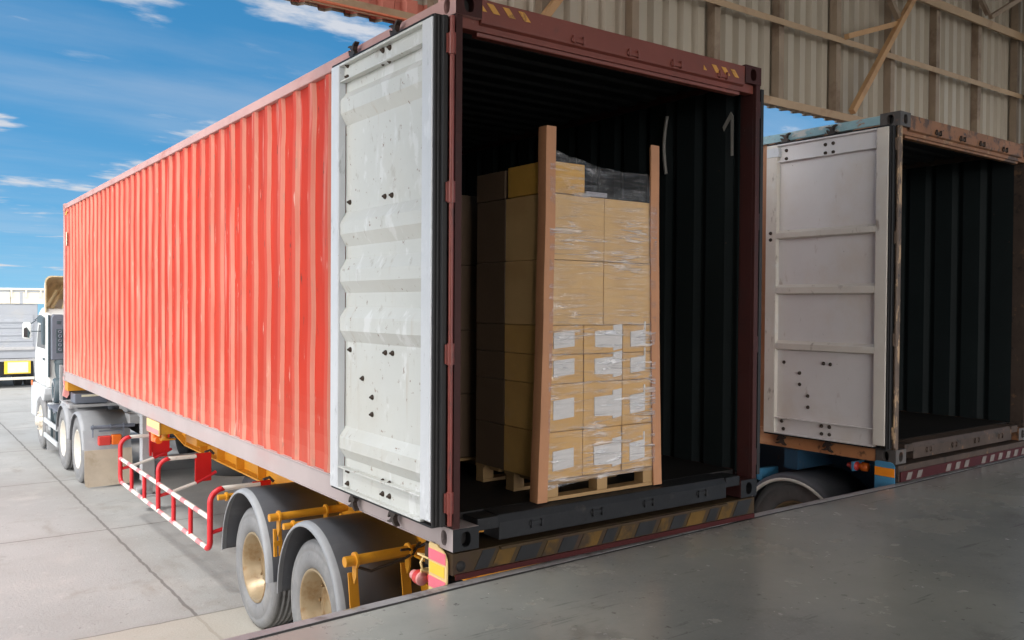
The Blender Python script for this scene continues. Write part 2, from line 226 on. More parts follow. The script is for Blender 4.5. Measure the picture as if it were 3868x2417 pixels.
def ground_mat():
    m = mat('yard_concrete', (0.380, 0.380, 0.372), 0.8, 0, 0.10, 0.5,
            [((0.315, 0.305, 0.29), 0.35, 0.46, 0.68, 0.75), ((0.46, 0.445, 0.425), 1.3, 0.52, 0.72, 0.6), ((0.29, 0.27, 0.24), 1.9, 0.56, 0.72, 0.6), ((0.24, 0.225, 0.205), 7, 0.60, 0.74, 0.45), ((0.14, 0.13, 0.12), 22, 0.64, 0.70, 0.6), ((0.54, 0.53, 0.51), 14, 0.60, 0.70, 0.4), ((0.22, 0.19, 0.15), 0.8, 0.60, 0.74, 0.45, (2, 0.5, 1))], bump=0.25, bscale=40)
    t = m.node_tree; n = t.nodes; l = t.links; b = n['Principled BSDF']
    src = b.inputs['Base Color'].links[0].from_socket
    co = n.new('ShaderNodeTexCoord')
    dn = n.new('ShaderNodeTexNoise'); dn.inputs['Scale'].default_value = 5; dn.inputs['Detail'].default_value = 8; l.new(co.outputs['Object'], dn.inputs['Vector'])
    s = n.new('ShaderNodeSeparateXYZ'); l.new(co.outputs['Object'], s.inputs[0])
    def mth(op, a, bb=None, cc=None):
        q = n.new('ShaderNodeMath'); q.operation = op
        for i, v in enumerate((a, bb, cc)):
            if v is None: continue
            if isinstance(v, (int, float)): q.inputs[i].default_value = v
            else: l.new(v, q.inputs[i])
        return q.outputs[0]
    wob = mth('MULTIPLY', mth('SUBTRACT', dn.outputs['Fac'], 0.5), 0.05)
    def joint(axis, off, per, wd):
        v = mth('ADD', mth('SUBTRACT', s.outputs[axis], off), wob)
        f = mth('ABSOLUTE', mth('SUBTRACT', mth('FRACT', mth('ADD', mth('DIVIDE', v, per), 0.5)), 0.5))
        d = mth('MULTIPLY', f, per)
        return mth('SMOOTH_MIN', mth('MAXIMUM', mth('SUBTRACT', 1.0, mth('DIVIDE', d, wd)), 0.0), 1.0, 0.0)
    j = mth('MAXIMUM', joint(0, -0.24, 3.9, 0.019), joint(1, 3.72, 3.62, 0.016))
    jj = mth('MULTIPLY', mth('MINIMUM', mth('MULTIPLY', j, 2.2), 1.0), 0.62)
    # stains along the joints
    j2 = mth('MULTIPLY', mth('MULTIPLY', mth('MAXIMUM', joint(0, -0.24, 3.9, 0.30), joint(1, 3.72, 3.62, 0.2)), dn.outputs['Fac']), 0.45)
    a = n.new('ShaderNodeMixRGB'); l.new(j2, a.inputs[0]); l.new(src, a.inputs[1]); a.inputs[2].default_value = (0.26, 0.235, 0.205, 1)
    c = n.new('ShaderNodeMixRGB'); l.new(jj, c.inputs[0]); l.new(a.outputs[0], c.inputs[1]); c.inputs[2].default_value = (0.085, 0.075, 0.07, 1)
    # paler strip of slabs next to the dock
    st = n.new('ShaderNodeMapRange'); l.new(mth('ADD', s.outputs[1], wob), st.inputs[0]); st.inputs[1].default_value = 3.70; st.inputs[2].default_value = 3.73; st.inputs[3].default_value = 1; st.inputs[4].default_value = 0
    d = n.new('ShaderNodeMixRGB'); l.new(mth('MULTIPLY', st.outputs[0], 0.6), d.inputs[0]); l.new(c.outputs[0], d.inputs[1]); d.inputs[2].default_value = (0.47, 0.43, 0.36, 1)
    l.new(d.outputs[0], b.inputs['Base Color'])
    return m
MT['ground'] = ground_mat()
MT['dock'] = mat('polished_dock_concrete', (0.30, 0.305, 0.283), 0.25, 0, 0.14, 0.9,
    [((0.20, 0.205, 0.21), 0.55, 0.42, 0.68, 0.7, (1, 1, 1), 0.20), ((0.33, 0.315, 0.285), 1.0, 0.50, 0.68, 0.6, (1, 1, 1), 0.36), ((0.16, 0.155, 0.15), 2.5, 0.56, 0.72, 0.6), ((0.37, 0.35, 0.31), 6, 0.60, 0.72, 0.5, (1, 1, 1), 0.42), ((0.12, 0.115, 0.11), 16, 0.63, 0.69, 0.8), ((0.46, 0.44, 0.40), 26, 0.66, 0.71, 0.6), ((0.13, 0.13, 0.13), 5, 0.62, 0.68, 0.6, (0.3, 3, 1)), ((0.30, 0.30, 0.285), 60, 0.5, 0.7, 0.7)], bump=0.06, bscale=9)

def film_mat():
    m = bpy.data.materials.new('stretch_film'); m.use_nodes = True
    t = m.node_tree; n = t.nodes; l = t.links
    for x in list(n): n.remove(x)
    o = n.new('ShaderNodeOutputMaterial'); tr = n.new('ShaderNodeBsdfTransparent'); gl = n.new('ShaderNodeBsdfGlossy'); mx = n.new('ShaderNodeMixShader')
    tr.inputs[0].default_value = (0.96, 0.96, 0.97, 1); gl.inputs['Roughness'].default_value = 0.30; gl.inputs[0].default_value = (0.95, 0.93, 0.95, 1)
    co = n.new('ShaderNodeTexCoord'); mp = n.new('ShaderNodeMapping'); mp.inputs['Scale'].default_value = (1.8, 1.8, 19); mp.inputs['Rotation'].default_value = (0, R(5), 0)
    l.new(co.outputs['Object'], mp.inputs[0])
    nz = n.new('ShaderNodeTexNoise'); nz.inputs['Scale'].default_value = 2.4; nz.inputs['Detail'].default_value = 5; nz.inputs['Distortion'].default_value = 0.9
    l.new(mp.outputs[0], nz.inputs['Vector'])
    bp = n.new('ShaderNodeBump'); bp.inputs['Strength'].default_value = 0.75; bp.inputs['Distance'].default_value = 0.025
    l.new(nz.outputs['Fac'], bp.inputs['Height']); l.new(bp.outputs[0], gl.inputs['Normal'])
    fr = n.new('ShaderNodeMapRange'); fr.interpolation_type = 'SMOOTHSTEP'; fr.inputs[1].default_value = 0.36; fr.inputs[2].default_value = 0.72; fr.inputs[3].default_value = 0.03; fr.inputs[4].default_value = 0.36
    pz = n.new('ShaderNodeTexNoise'); pz.inputs['Scale'].default_value = 3.2; pz.inputs['Detail'].default_value = 3; l.new(co.outputs['Object'], pz.inputs['Vector'])
    pm = n.new('ShaderNodeMapRange'); pm.inputs[1].default_value = 0.38; pm.inputs[2].default_value = 0.66; pm.inputs[3].default_value = 0.25; pm.inputs[4].default_value = 1.25; l.new(pz.outputs['Fac'], pm.inputs[0])
    pk = n.new('ShaderNodeMath'); pk.operation = 'MULTIPLY'; l.new(fr.outputs[0], pk.inputs[0]); l.new(pm.outputs[0], pk.inputs[1])
    l.new(nz.outputs['Fac'], fr.inputs[0]); l.new(pk.outputs[0], mx.inputs[0])
    df_ = n.new('ShaderNodeBsdfDiffuse'); df_.inputs[0].default_value = (0.72, 0.70, 0.74, 1); m2 = n.new('ShaderNodeMixShader'); m2.inputs[0].default_value = 0.035
    l.new(tr.outputs[0], m2.inputs[1]); l.new(df_.outputs[0], m2.inputs[2]); l.new(m2.outputs[0], mx.inputs[1]); l.new(gl.outputs[0], mx.inputs[2]); l.new(mx.outputs[0], o.inputs[0])
    return m
MT['film'] = film_mat()

# ------------------------------------------------------------------ mesh helpers
COL = SC.collection
class MB:
    def __init__(s): s.v = []; s.f = []; s.m = []; s.sm = []
    def add(s, vs, fs, mi=0, smooth=False):
        b = len(s.v); s.v += [tuple(p) for p in vs]
        for f in fs: s.f.append(tuple(b+i for i in f)); s.m.append(mi); s.sm.append(smooth)
    def box(s, x0, x1, y0, y1, z0, z1, mi=0):
        v = [(x, y, z) for z in (z0, z1) for y in (y0, y1) for x in (x0, x1)]
        s.add(v, [(0, 2, 3, 1), (4, 5, 7, 6), (0, 1, 5, 4), (2, 6, 7, 3), (0, 4, 6, 2), (1, 3, 7, 5)], mi); return s
    def beam(s, p, q, a, b, up=(0, 0, 1), mi=0):
        p = Vector(p); q = Vector(q); d = (q-p).normalized(); sd = d.cross(Vector(up)).normalized(); u = sd.cross(d)
        v = [e + sd*i*a/2 + u*j*b/2 for e in (p, q) for i, j in ((-1, -1), (1, -1), (1, 1), (-1, 1))]
        s.add(v, [(0, 1, 2, 3), (7, 6, 5, 4), (0, 4, 5, 1), (1, 5, 6, 2), (2, 6, 7, 3), (3, 7, 4, 0)], mi); return s
    def tube(s, path, r, n=12, mi=0, closed=False, caps=True):
        path = [Vector(p) for p in path]; k = len(path); rings = []
        ref = None
        for i, p in enumerate(path):
            if closed: d = (path[(i+1) % k]-path[i-1]).normalized()
            else: d = (path[min(i+1, k-1)]-path[max(i-1, 0)]).normalized()
            if ref is None:
                ref = d.cross(Vector((0.3, 0.5, 0.81))).normalized()
            ref = (ref - d*ref.dot(d)).normalized(); b = d.cross(ref)
            rr = r[i] if isinstance(r, (list, tuple)) else r
            rings.append([p+ref*rr*math.cos(2*PI*j/n)+b*rr*math.sin(2*PI*j/n) for j in range(n)])
        v = [q for g in rings for q in g]; f = []
        for i in range(k if closed else k-1):
            a = i*n; c = ((i+1) % k)*n
            for j in range(n): f.append((a+j, a+(j+1) % n, c+(j+1) % n, c+j))
        s.add(v, f, mi, True)
        if caps and not closed:
            s.add(rings[0], [tuple(range(n-1, -1, -1))], mi); s.add(rings[-1], [tuple(range(n))], mi)
        return s
    def lathe(s, prof, c, axis='x', n=48, mi=0, a0=0, a1=2*PI, flip=False):
        full = abs(a1-a0-2*PI) < 1e-6; k = n if full else n+1; v = []
        for i in range(k):
            a = a0+(a1-a0)*i/n; ca, sa = math.cos(a), math.sin(a)
            for h, r in prof:
                if axis == 'x': v.append((c[0]+h, c[1]+r*ca, c[2]+r*sa))
                elif axis == 'y': v.append((c[0]+r*ca, c[1]+h, c[2]+r*sa))
                else: v.append((c[0]+r*ca, c[1]+r*sa, c[2]+h))
        P = len(prof); f = []
        for i in range(n):
            i2 = (i+1) % k
            for j in range(P-1): f.append((i*P+j, i*P+j+1, i2*P+j+1, i2*P+j))
        s.add(v, f, mi, True); return s
    def prism(s, poly, axis, a, b, mi=0):
        """poly: 2-D outline; axis x: (y,z), y: (x,z), z: (x,y)"""
        def P(p, t): return (t, p[0], p[1]) if axis == 'x' else ((p[0], t, p[1]) if axis == 'y' else (p[0], p[1], t))
        n = len(poly); v = [P(p, a) for p in poly]+[P(p, b) for p in poly]
        f = [tuple(range(n-1, -1, -1)), tuple(range(n, 2*n))]+[(i, (i+1) % n, n+(i+1) % n, n+i) for i in range(n)]
        s.add(v, f, mi); return s
    def holed(s, o, ea, eb, en, w, h, ra, rb, mi=0, mh=1, depth=0.05):
        """rectangle w x h centred at o with an oval hole ra x rb; en is the outward normal"""
        o, ea, eb, en = Vector(o), Vector(ea), Vector(eb), Vector(en)
        ang = sorted(set([2*PI*i/32 for i in range(32)]+[math.atan2(sb*h, sa*w) % (2*PI) for sa in (1, -1) for sb in (1, -1)]))
        k = len(ang); out = []; inn = []
        for a in ang:
            ca, sa = math.cos(a), math.sin(a)
            t = min((w/2)/abs(ca) if abs(ca) > 1e-6 else 9, (h/2)/abs(sa) if abs(sa) > 1e-6 else 9)
            out.append(o+ea*ca*t+eb*sa*t)
            e = (abs(ca/ra)**2.6+abs(sa/rb)**2.6)**(-1/2.6)
            inn.append(o+ea*ca*e+eb*sa*e)
        back = [p-en*depth for p in inn]
        s.add(out+inn, [(i, (i+1) % k, k+(i+1) % k, k+i) for i in range(k)], mi)
        s.add(inn+back, [(i, (i+1) % k, k+(i+1) % k, k+i) for i in range(k)], mi)
        s.add(back, [tuple(range(k))], mh); return s
    def build(s, name, mats, parent=None, bevel=0.0, off=None, wear=None, recalc=True, seg=2):
        me = bpy.data.meshes.new(name); me.from_pydata(s.v, [], s.f)
        if not isinstance(mats, (list, tuple)): mats = [mats]
        for mm in mats: me.materials.append(mm if not isinstance(mm, str) else MT[mm])
        for i, p in enumerate(me.polygons): p.material_index = s.m[i]; p.use_smooth = s.sm[i]
        if recalc:
            bm = bmesh.new(); bm.from_mesh(me); bmesh.ops.recalc_face_normals(bm, faces=bm.faces); bm.to_mesh(me); bm.free()
        if wear is not None:
            at = me.attributes.new('wear', 'FLOAT', 'FACE')
            for i, x in enumerate(wear): at.data[i].value = x
        me.update()
        o = bpy.data.objects.new(name, me); COL.objects.link(o)
        if parent is not None:
            o.parent = parent
            if off is None: off = parent.get('_off', (0, 0, 0)) if parent.type == 'EMPTY' else (0, 0, 0)
            o.location = off
        if bevel > 0:
            md = o.modifiers.new('bevel', 'BEVEL'); md.width = bevel; md.segments = seg; md.limit_method = 'ANGLE'; md.angle_limit = R(40)
        return o
OFF = {}
def thing(name, label, cat, loc=(0, 0, 0), rz=0.0, group=None, off=(0, 0, 0)):
    o = bpy.data.objects.new(name, None); COL.objects.link(o); o.empty_display_size = 0.3
    o.location = loc; o.rotation_euler = (0, 0, rz); o['label'] = label; o['category'] = cat
    if group: o['group'] = group
    OFF[o.name] = off
    return o
def part(mb, name, mats, parent, bevel=0.0, **k):
    o = mb.build(name, mats, parent, bevel, off=(OFF.get(parent.name, (0, 0, 0)) if parent.type == 'EMPTY' else (0, 0, 0)), **k)
    return o
def tag(o, label, cat, group=None):
    o['label'] = label; o['category'] = cat
    if group: o['group'] = group
    return o
def struct(o): o['kind'] = 'structure'; return o
def copyto(o, parent, dloc=(0, 0, 0)):
    c = o.copy(); COL.objects.link(c); c.parent = parent; c.location = Vector(o.location)+Vector(dloc)
    for ch in o.children: copyto(ch, c)
    return c

# ------------------------------------------------------------------ ground, dock
DZ = -0.160
def gz(y): return -1.345-0.009*y
g = MB(); ys = [-60, 0, 2, 4, 7, 12, 20, 40, 80, 600]; 
for i in range(len(ys)-1):
    g.add([(-500, ys[i], gz(ys[i])), (500, ys[i], gz(ys[i])), (500, ys[i+1], gz(ys[i+1])), (-500, ys[i+1], gz(ys[i+1]))], [(0, 1, 2, 3)])
struct(g.build('yard_ground', 'ground'))
EDGE = [(-9.0, -0.62), (-1.1, -0.078), (0.0, -0.004), (2.7, 0.10), (4.2, 0.105), (7.0, 0.20), (17.2, 0.45)]
def edge_y(x):
    for (a, b), (c, d) in zip(EDGE, EDGE[1:]):
        if a <= x <= c: return b+(d-b)*(x-a)/(c-a)
YB = -11.2
d = MB()
d.prism([(x, y-0.075) for x, y in EDGE]+[(17.2, YB), (-9, YB)], 'z', DZ-1.6, DZ)
struct(d.build('dock_floor', 'dock'))
e = MB()
for (a, b), (c, dd) in zip(EDGE, EDGE[1:]):
    n = max(2, int((c-a)*6)); 
    for i in range(n):
        xa = a+(c-a)*i/n; xb = a+(c-a)*(i+1)/n; ya = edge_y(xa); yb = edge_y(xb)
        ja = 0.004*noise.noise((xa*3, 0, 0)); jb = 0.004*noise.noise((xb*3, 0, 0)); ka = 0.006*noise.noise((xa*2, 5, 0)); kb = 0.006*noise.noise((xb*2, 5, 0))
        z = DZ+0.003
        e.add([(xa, ya-0.062+ka, z), (xb, yb-0.062+kb, z), (xb, yb+jb, z), (xa, ya+ja, z), (xa, ya-0.062+ka, z-0.05), (xb, yb-0.062+kb, z-0.05), (xb, yb+jb, z-0.14), (xa, ya+ja, z-0.14)],
              [(0, 1, 2, 3), (3, 2, 6, 7), (0, 4, 5, 1)])
struct(e.build('dock_edge_strip', 'edge'))
d = MB()
for (a, b), (c, dd) in zip(EDGE, EDGE[1:]): d.add([(a, b-0.085, DZ+0.0012), (c, dd-0.085, DZ+0.0012), (c, dd-0.058, DZ+0.0012), (a, b-0.058, DZ+0.0012)], [(0, 1, 2, 3)])
struct(d.build('dock_joint', 'gap'))
d = MB(); d.prism([(x, y-0.07) for x, y in EDGE]+[(17.2, YB+0.1), (-9, YB+0.1)], 'z', DZ-1.7, DZ-0.012)
struct(d.build('dock_wall', 'dockwall'))

# ------------------------------------------------------------------ warehouse
wh = thing('warehouse', 'open sided metal warehouse of tan corrugated cladding above the loading dock', 'building', (0, 1.3, DZ), off=(0, -1.3, -DZ))
YR = -11.0
X0, X1, WT = -2.9, 17.0, 6.0
def corr_sheet(x0, x1, y, z0, z1, pitch=0.176, dep=0.048):
    m = MB(); x = x0; pts = []
    while x < x1:
        for dx, dy in ((0, 0), (0.060, 0), (0.088, dep), (0.128, dep), (0.156, 0)): pts.append((x+dx*pitch/0.176, y+dy))
        x += pitch
    v = [(a, b, z) for z in (z0, z1) for a, b in pts]; n = len(pts)
    m.add(v, [(i, i+1, n+i+1, n+i) for i in range(n-1)])
    return m
part(corr_sheet(X0, X1, 1.30, 3.118, WT), 'wall_cladding', 'sheet', wh, recalc=False)
STX = [-0.65, 0.28, 1.20, 2.43-0.3, 2.43, 3.39, 4.26, 5.14, 6.09, 6.98, 7.9, 8.85, 9.8, 10.7, 11.6]
STX = [-2.1, -1.25, -0.30, 0.62, 1.53]+[2.43, 3.39, 4.26, 5.14, 6.09, 6.98, 7.9, 8.85, 9.8, 10.7, 11.6, 12.5, 13.4]
for x in STX:
    b = MB(); b.box(x-0.036, x+0.036, 1.215, 1.225, 3.16, WT); b.box(x-0.036, x-0.030, 1.225, 1.296, 3.16, WT)
    part(b, 'wall_stud', 'stud', wh)
for z, h, dpt in ((3.135, 0.05, 0.10), (3.87, 0.035, 0.07), (4.58, 0.07, 0.10), (5.3, 0.05, 0.08)):
    b = MB(); b.box(X0+0.02, X1-0.02, 1.296-0.085-dpt*0.6, 1.292-0.085, z-h/2, z+h/2)
    b.box(X0+0.02, X1-0.02, 1.296-0.085-dpt*0.6, 1.296-0.08-dpt*0.6, z-h/2-0.02, z-h/2)
    part(b, 'wall_girt', 'girt', wh)
def brace(p, q, w_=0.055, m='brace'):
    b = MB(); b.beam(p, q, w_, w_, (0, 1, 0)); part(b, 'wall_brace', m, wh)
yb = 1.10
brace((5.20, yb, 3.17), (7.40, yb, 5.90)); brace((6.06, yb+0.03, 4.20), (5.14, yb+0.03, 3.89), 0.05); brace((6.06, yb+0.03, 4.22), (5.0, yb+0.03, 5.3), 0.05, 'stud')
brace((1.30, yb, 3.17), (3.5, yb, 5.90)); brace((9.3, yb, 3.17), (11.5, yb, 5.9)); brace((7.9, yb, 4.62), (9.2, yb-0.6, 5.5), 0.05, 'stud'); brace((7.15, yb+.03, 5.25), (7.9, yb+.03, 4.66), .045, 'stud')
b = corr_sheet(X0, 1.30, 1.287, 3.135, 3.30); fl_ = part(b, 'bounce_tint_sheet', MT['guardpink'] if False else mat('painted_red_bounce', (0.55, 0.17, 0.12), 0.55, 0, 0.1, 2), wh, recalc=False)  # added sheet; red bounce off the container roof is painted into its colour
b = MB(); b.box(X0+0.02, 1.30, 1.125, 1.150, 3.098, 3.109); part(b, 'bounce_tint_lip', mat('painted_orange_bounce', (0.72, 0.20, 0.10), 0.5, 0, 0.08, 3), fl_)  # orange glow reflected on the flange, painted as a strip
# columns, roof, unseen walls added to shape the light
b = MB(); b.box(X0-0.12, X0, -7.6, -0.75, DZ+0.002, 6.2); part(b, 'light_block_wall', 'lightwalls', wh)  # unseen, added to block side light from the cartons; ends trimmed for sun
b = MB(); b.box(X0, X1, YR-0.02, YR+0.10, 3.9, 7.2); part(b, 'light_gap_wall', 'lightwalls', wh)  # unseen, added so light from behind enters only low beneath it
for x in (-2.75, 8.95, 16.8):
    b = MB(); b.box(x-0.10, x+0.10, 0.94, 0.955, DZ, WT+0.2); b.box(x-0.10, x+0.10, 1.125, 1.14, DZ, WT+0.2); b.box(x-0.006, x+0.006, 0.955, 1.125, DZ, WT+0.2)
    part(b, 'column', 'stud', wh)

def roofz(y): return WT+0.12+(1.6-y)*0.10
rf = MB()
pts = []; x = X0-0.2
while x < X1+0.2:
    pts += [(x, 0), (x+0.16, 0), (x+0.2, 0.04), (x+0.26, 0.04), (x+0.30, 0)]; x += 0.34
n = len(pts)
rf.add([(a, y, roofz(y)+b_) for y in (YR, 1.75) for a, b_ in pts], [(i, i+1, n+i+1, n+i) for i in range(n-1)])
part(rf, 'roof', 'roofm', wh, recalc=False)
for y in (0.9, -0.6, -2.1, -3.6, -5.1, -6.6, -8.1, -9.4, -10.7):
    b = MB(); b.box(X0, X1, y-0.03, y+0.03, roofz(y)-0.17, roofz(y)-0.02); part(b, 'purlin', 'girt', wh)
for x in (-2.75, 2.1, 8.95, 16.8):
    b = MB(); b.beam((x, 1.1, roofz(1.1)-0.30), (x, YR+0.1, roofz(YR)-0.30), 0.14, 0.24); part(b, 'rafter', 'stud', wh)

# ------------------------------------------------------------------ containers
CW, CL, CH = 2.438, 12.192, 2.896
def casting(x, y, z, sx, sy, mats, root):
    """corner casting with its outer corner at x, y; sx, sy point inwards; z bottom"""
    m = MB(); w_, l_, h_ = 0.162, 0.178, 0.118
    xi, yi = x+sx*w_, y+sy*l_
    m.holed((x, (y+yi)/2, z+h_/2), (0, 1, 0), (0, 0, 1), (-sx, 0, 0), l_, h_, 0.030, 0.040)
    m.holed(((x+xi)/2, y, z+h_/2), (1, 0, 0), (0, 0, 1), (0, -sy, 0), w_, h_, 0.030, 0.040, 2, 1)
    for zz_ in (z, z+h_): m.add([(x, y, zz_), (xi, y, zz_), (xi, yi, zz_), (x, yi, zz_)], [(0, 1, 2, 3)])
    m.add([(xi, y, z), (xi, yi, z), (xi, yi, z+h_), (xi, y, z+h_)], [(0, 1, 2, 3)])
    m.add([(x, yi, z), (xi, yi, z), (xi, yi, z+h_), (x, yi, z+h_)], [(0, 1, 2, 3)])
    part(m, 'corner_casting', mats, root)
PITCH_C = 0.286
def corr_points(y0, y1, phase, xo, xr):
    """outer plane xo, recess plane xr; edges of the recess's far slope at phase+n*pitch"""
    pts = [(y0, xo)]; k = math.ceil((y0-phase)/PITCH_C)
    for i in range(k, 80):
        e0 = phase+i*PITCH_C
        seq = [(e0, xo), (e0+0.054, xo), (e0+0.078, xr), (e0+0.262, xr)]
        if seq[-1][0]+0.03 > y1: break
        pts += [q for q in seq if q[0] > y0+0.004]
    if abs(pts[-1][1]-xo) > 1e-5: pts.append((pts[-1][0]+0.024, xo))
    if pts[-1][0] < y1: pts.append((y1, xo))
    return pts
def lining_points(y0, y1, phase):
    pts = [(y0, 0.044)]; k = math.ceil((y0-phase)/PITCH_C)
    for i in range(k, 80):
        e0 = phase+i*PITCH_C
        if e0+0.12 > y1: break
        pts += [q for q in ((e0-0.030, 0.044), (e0+0.020, 0.020), (e0+0.034, 0.020), (e0+0.084, 0.044)) if q[0] > y0+0.004]
    pts.append((y1, 0.044)); return pts
def side_panel(pts, z0, z1, dents, sgn=1, base=0.0, inner=0.0):
    m = MB(); nz_ = 22; zs = [z0+(z1-z0)*i/nz_ for i in range(nz_+1)]; n = len(pts); v = []; wear = []
    for z in zs:
        for y, x in pts:
            dx = 0.0; dy = 0.0
            if dents:
                edge = min(1, (z-z0)/0.12)*min(1, (z1-z)/0.05)
                dx = (0.006*noise.noise((y*0.9, z*1.3, 1.0))+0.004*noise.noise((y*3.1, z*3, 4.0)))*edge
                dy = (0.011*noise.noise((y*1.3, z*1.6, 8.0))+0.006*noise.noise((y*4, z*4, 12)))*edge
                lo = max(0, 1-(z-z0)/0.9)
                dx += 0.012*noise.noise((y*1.9, z*2.2, 20))*lo*edge; dy += 0.020*noise.noise((y*2.3, z*2.0, 24))*lo*edge
                if y < 2.9 and z > z1-0.35: dx += 0.020*abs(noise.noise((y*5, z*7, 33)))*edge
            v.append((base+sgn*(x+dx+inner), y+dy, z))
    f = []
    for i in range(nz_):
        for j in range(n-1):
            f.append((i*n+j, i*n+j+1, (i+1)*n+j+1, (i+1)*n+j))
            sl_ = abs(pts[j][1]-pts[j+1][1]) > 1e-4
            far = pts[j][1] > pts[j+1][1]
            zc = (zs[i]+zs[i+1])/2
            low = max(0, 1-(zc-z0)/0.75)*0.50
            wear.append(min(1, (0.78 if (sl_ and far) else (0.55 if sl_ else (0.16 if pts[j][1] < 0.02 else 0.0)))+low*low*1.0))  # sets paler colour on sloped webs, plus faded paint low on the panel
    m.add(v, f); return m, wear
def hook(y, z, up, m):
    s = 1 if up else -1
    P = [(-.012, -.075), (.012, -.075), (.016, -.03), (.034, -.012), (.046, .016), (.040, .020), (.026, .006), (.012, .004), (.012, .018), (.030, .034), (.052, .040), (.050, .047), (.018, .046), (-.004, .040), (-.020, .052), (-.046, .058), (-.044, .050), (-.022, .034), (-.016, .010), (-.036, -.006), (-.038, -.016), (-.018, -.020)]
    m.prism([(y+a*1.05, z+s*b_*1.0) for a, b_ in P], 'x', -0.052, -0.022)
def make_door(root, kind, yf, yh, sgn, base, vis):
    """door swung right back along the side: yf free edge, yh hinge edge; sgn mirrors it to the other side"""
    dm, sm = ('door', 'stile') if kind == 1 else ('door2', 'stile2')
    X = lambda x: base+sgn*x
    def bx(m, xa, xb, *a): m.box(min(X(xa), X(xb)), max(X(xa), X(xb)), *a); return m
    zb, zt = 0.135, 2.765
    fs, hsd = 0.115, 0.105
    yi0, yi1 = yh+hsd, yf-fs
    p = MB()
    if kind == 1:
        ribs = [(2.595, 2.542, 2.459, 2.389), (1.851, 1.782, 1.712, 1.637), (1.563, 1.489, 1.419, 1.349), (1.262, 1.196, 1.121, 1.052), (0.522, 0.458, 0.388, 0.323)]
        prof = [(2.66, -0.042)]
        for a, b_, c, d_ in ribs: prof += [(a, -0.042), (b_, -0.082), (c, -0.082), (d_, -0.042)]
        prof += [(0.27, -0.042)]
    else: prof = [(2.61, -0.046), (0.28, -0.046)]
    ny = 14; v = []
    # refine the profile vertically for dents
    pr = []
    for (za, xa), (zc, xc) in zip(prof, prof[1:]):
        k = max(1, int((za-zc)/0.12))
        for i in range(k): pr.append((za+(zc-za)*i/k, xa+(xc-xa)*i/k))
    pr.append(prof[-1])
    for z, x in pr:
        for j in range(ny+1):
            y = yi0-0.004+(yi1-yi0+0.008)*j/ny
            ed = min(1, j/2, (ny-j)/2)
            dd = 0.0045*noise.noise((y*3, z*2.4, 3+kind))*ed+(0.006*noise.noise((y*7, z*9, 9)) if (x < -0.06 and z < 1.3) else 0)*ed
            v.append((X(x+dd), y, z))
    n = ny+1
    p.add(v, [(i*n+j, i*n+j+1, (i+1)*n+j+1, (i+1)*n+j) for i in range(len(pr)-1) for j in range(ny)])
    door = part(p, 'door_panel', dm, root)
    # back skin of the leaf (the outer face of the door)
    b = MB(); bx(b, -0.026, -0.022, yh+0.01, yf-0.01, zb+0.02, zt-0.02); part(b, 'outer_skin', MT['red'] if kind == 1 else MT['orange'], door)
    b = MB(); bx(b, -0.094, -0.046, yi1, yi1+0.012, zb, zt); bx(b, -0.094, -0.082, yi1+0.012, yf, zb, zt); bx(b, -0.082, -0.040, yf-0.012, yf, zb, zt); part(b, 'door_stile', sm, door, 0.004)
    b = MB(); bx(b, -0.094, -0.040, yh, yi0, zb+0.02, zt); part(b, 'door_stile', sm, door, 0.005)
    lip = 2.655 if kind == 1 else 2.605
    b = MB(); bx(b, -0.058, -0.042, yi0, yi1, lip, zt); bx(b, -0.092, -0.058, yi0, yi1, zt-0.014, zt); bx(b, -0.088, -0.058, yi0, yi1, lip-0.002, lip+0.007); part(b, 'door_rail', dm, door, 0.002)
    lip = 0.272 if kind == 1 else 0.285
    b = MB(); bx(b, -0.058, -0.042, yi0, yi1, zb, lip); bx(b, -0.092, -0.058, yi0, yi1, zb, zb+0.012); bx(b, -0.090, -0.058, yi0, yi1, lip-0.007, lip+0.002); part(b, 'door_rail', dm, door, 0.002)
    if kind == 2:
        for za, zc in ((1.905, 1.985), (1.40, 1.49), (0.905, 0.99)):
            b = MB(); b.prism([(X(-0.046), za-0.006), (X(-0.094), za+0.006), (X(-0.094), zc-0.026), (X(-0.046), zc)], 'y', yi0+0.001, yi1-0.001); part(b, 'door_beam', 'stile2', door, 0.004)
        b = MB(); bx(b, -0.100, -0.0945, yi1-0.02, yf-0.01, 2.655, 2.735); bx(b, -0.0945, -0.040, yi1-0.02, yi1-0.014, 2.655, 2.735); part(b, 'end_bracket', 'stile', door)
    # rubber seal round the leaf
    b = MB(); bx(b, -0.088, -0.030, yh-0.016, yh-0.002, zb-0.01, zt+0.012); bx(b, -0.074, -0.030, yh-0.030, yh-0.016, zb, zt); bx(b, -0.060, -0.030, 0.022, yh-0.030, zb, zt)
    bx(b, -0.090, -0.046, yh, yf, zt+0.002, zt+0.014); bx(b, -0.086, -0.046, yh, yf, zb-0.014, zb-0.002)
    bx(b, -0.066, -0.030, yf+0.001, yf+0.010, zb, zt)
    part(b, 'rubber_seal', 'rubber', door, 0.004)
    if not vis: return door
    # bolts, cams and bars
    if kind == 1:
        bl = [(1.154, 2.751), (1.158, 2.68), (0.686, 2.734), (0.604, 2.731), (0.687, 2.662), (0.608, 2.659), (1.15, 1.91), (0.685, 1.901), (0.601, 1.9), (1.139, 1.004), (0.67, 1.007), (0.585, 1.008), (0.963, 0.838), (0.835, 0.735), (0.837, 0.633), (1.127, 0.254), (0.667, 0.267), (0.585, 0.268), (1.132, 0.175), (0.667, 0.194), (0.584, 0.195)]
        cm = [(1.12, 2.825, 1), (0.58, 2.815, 1), (1.096, 0.075, 0), (0.576, 0.088, 0)]
    else:
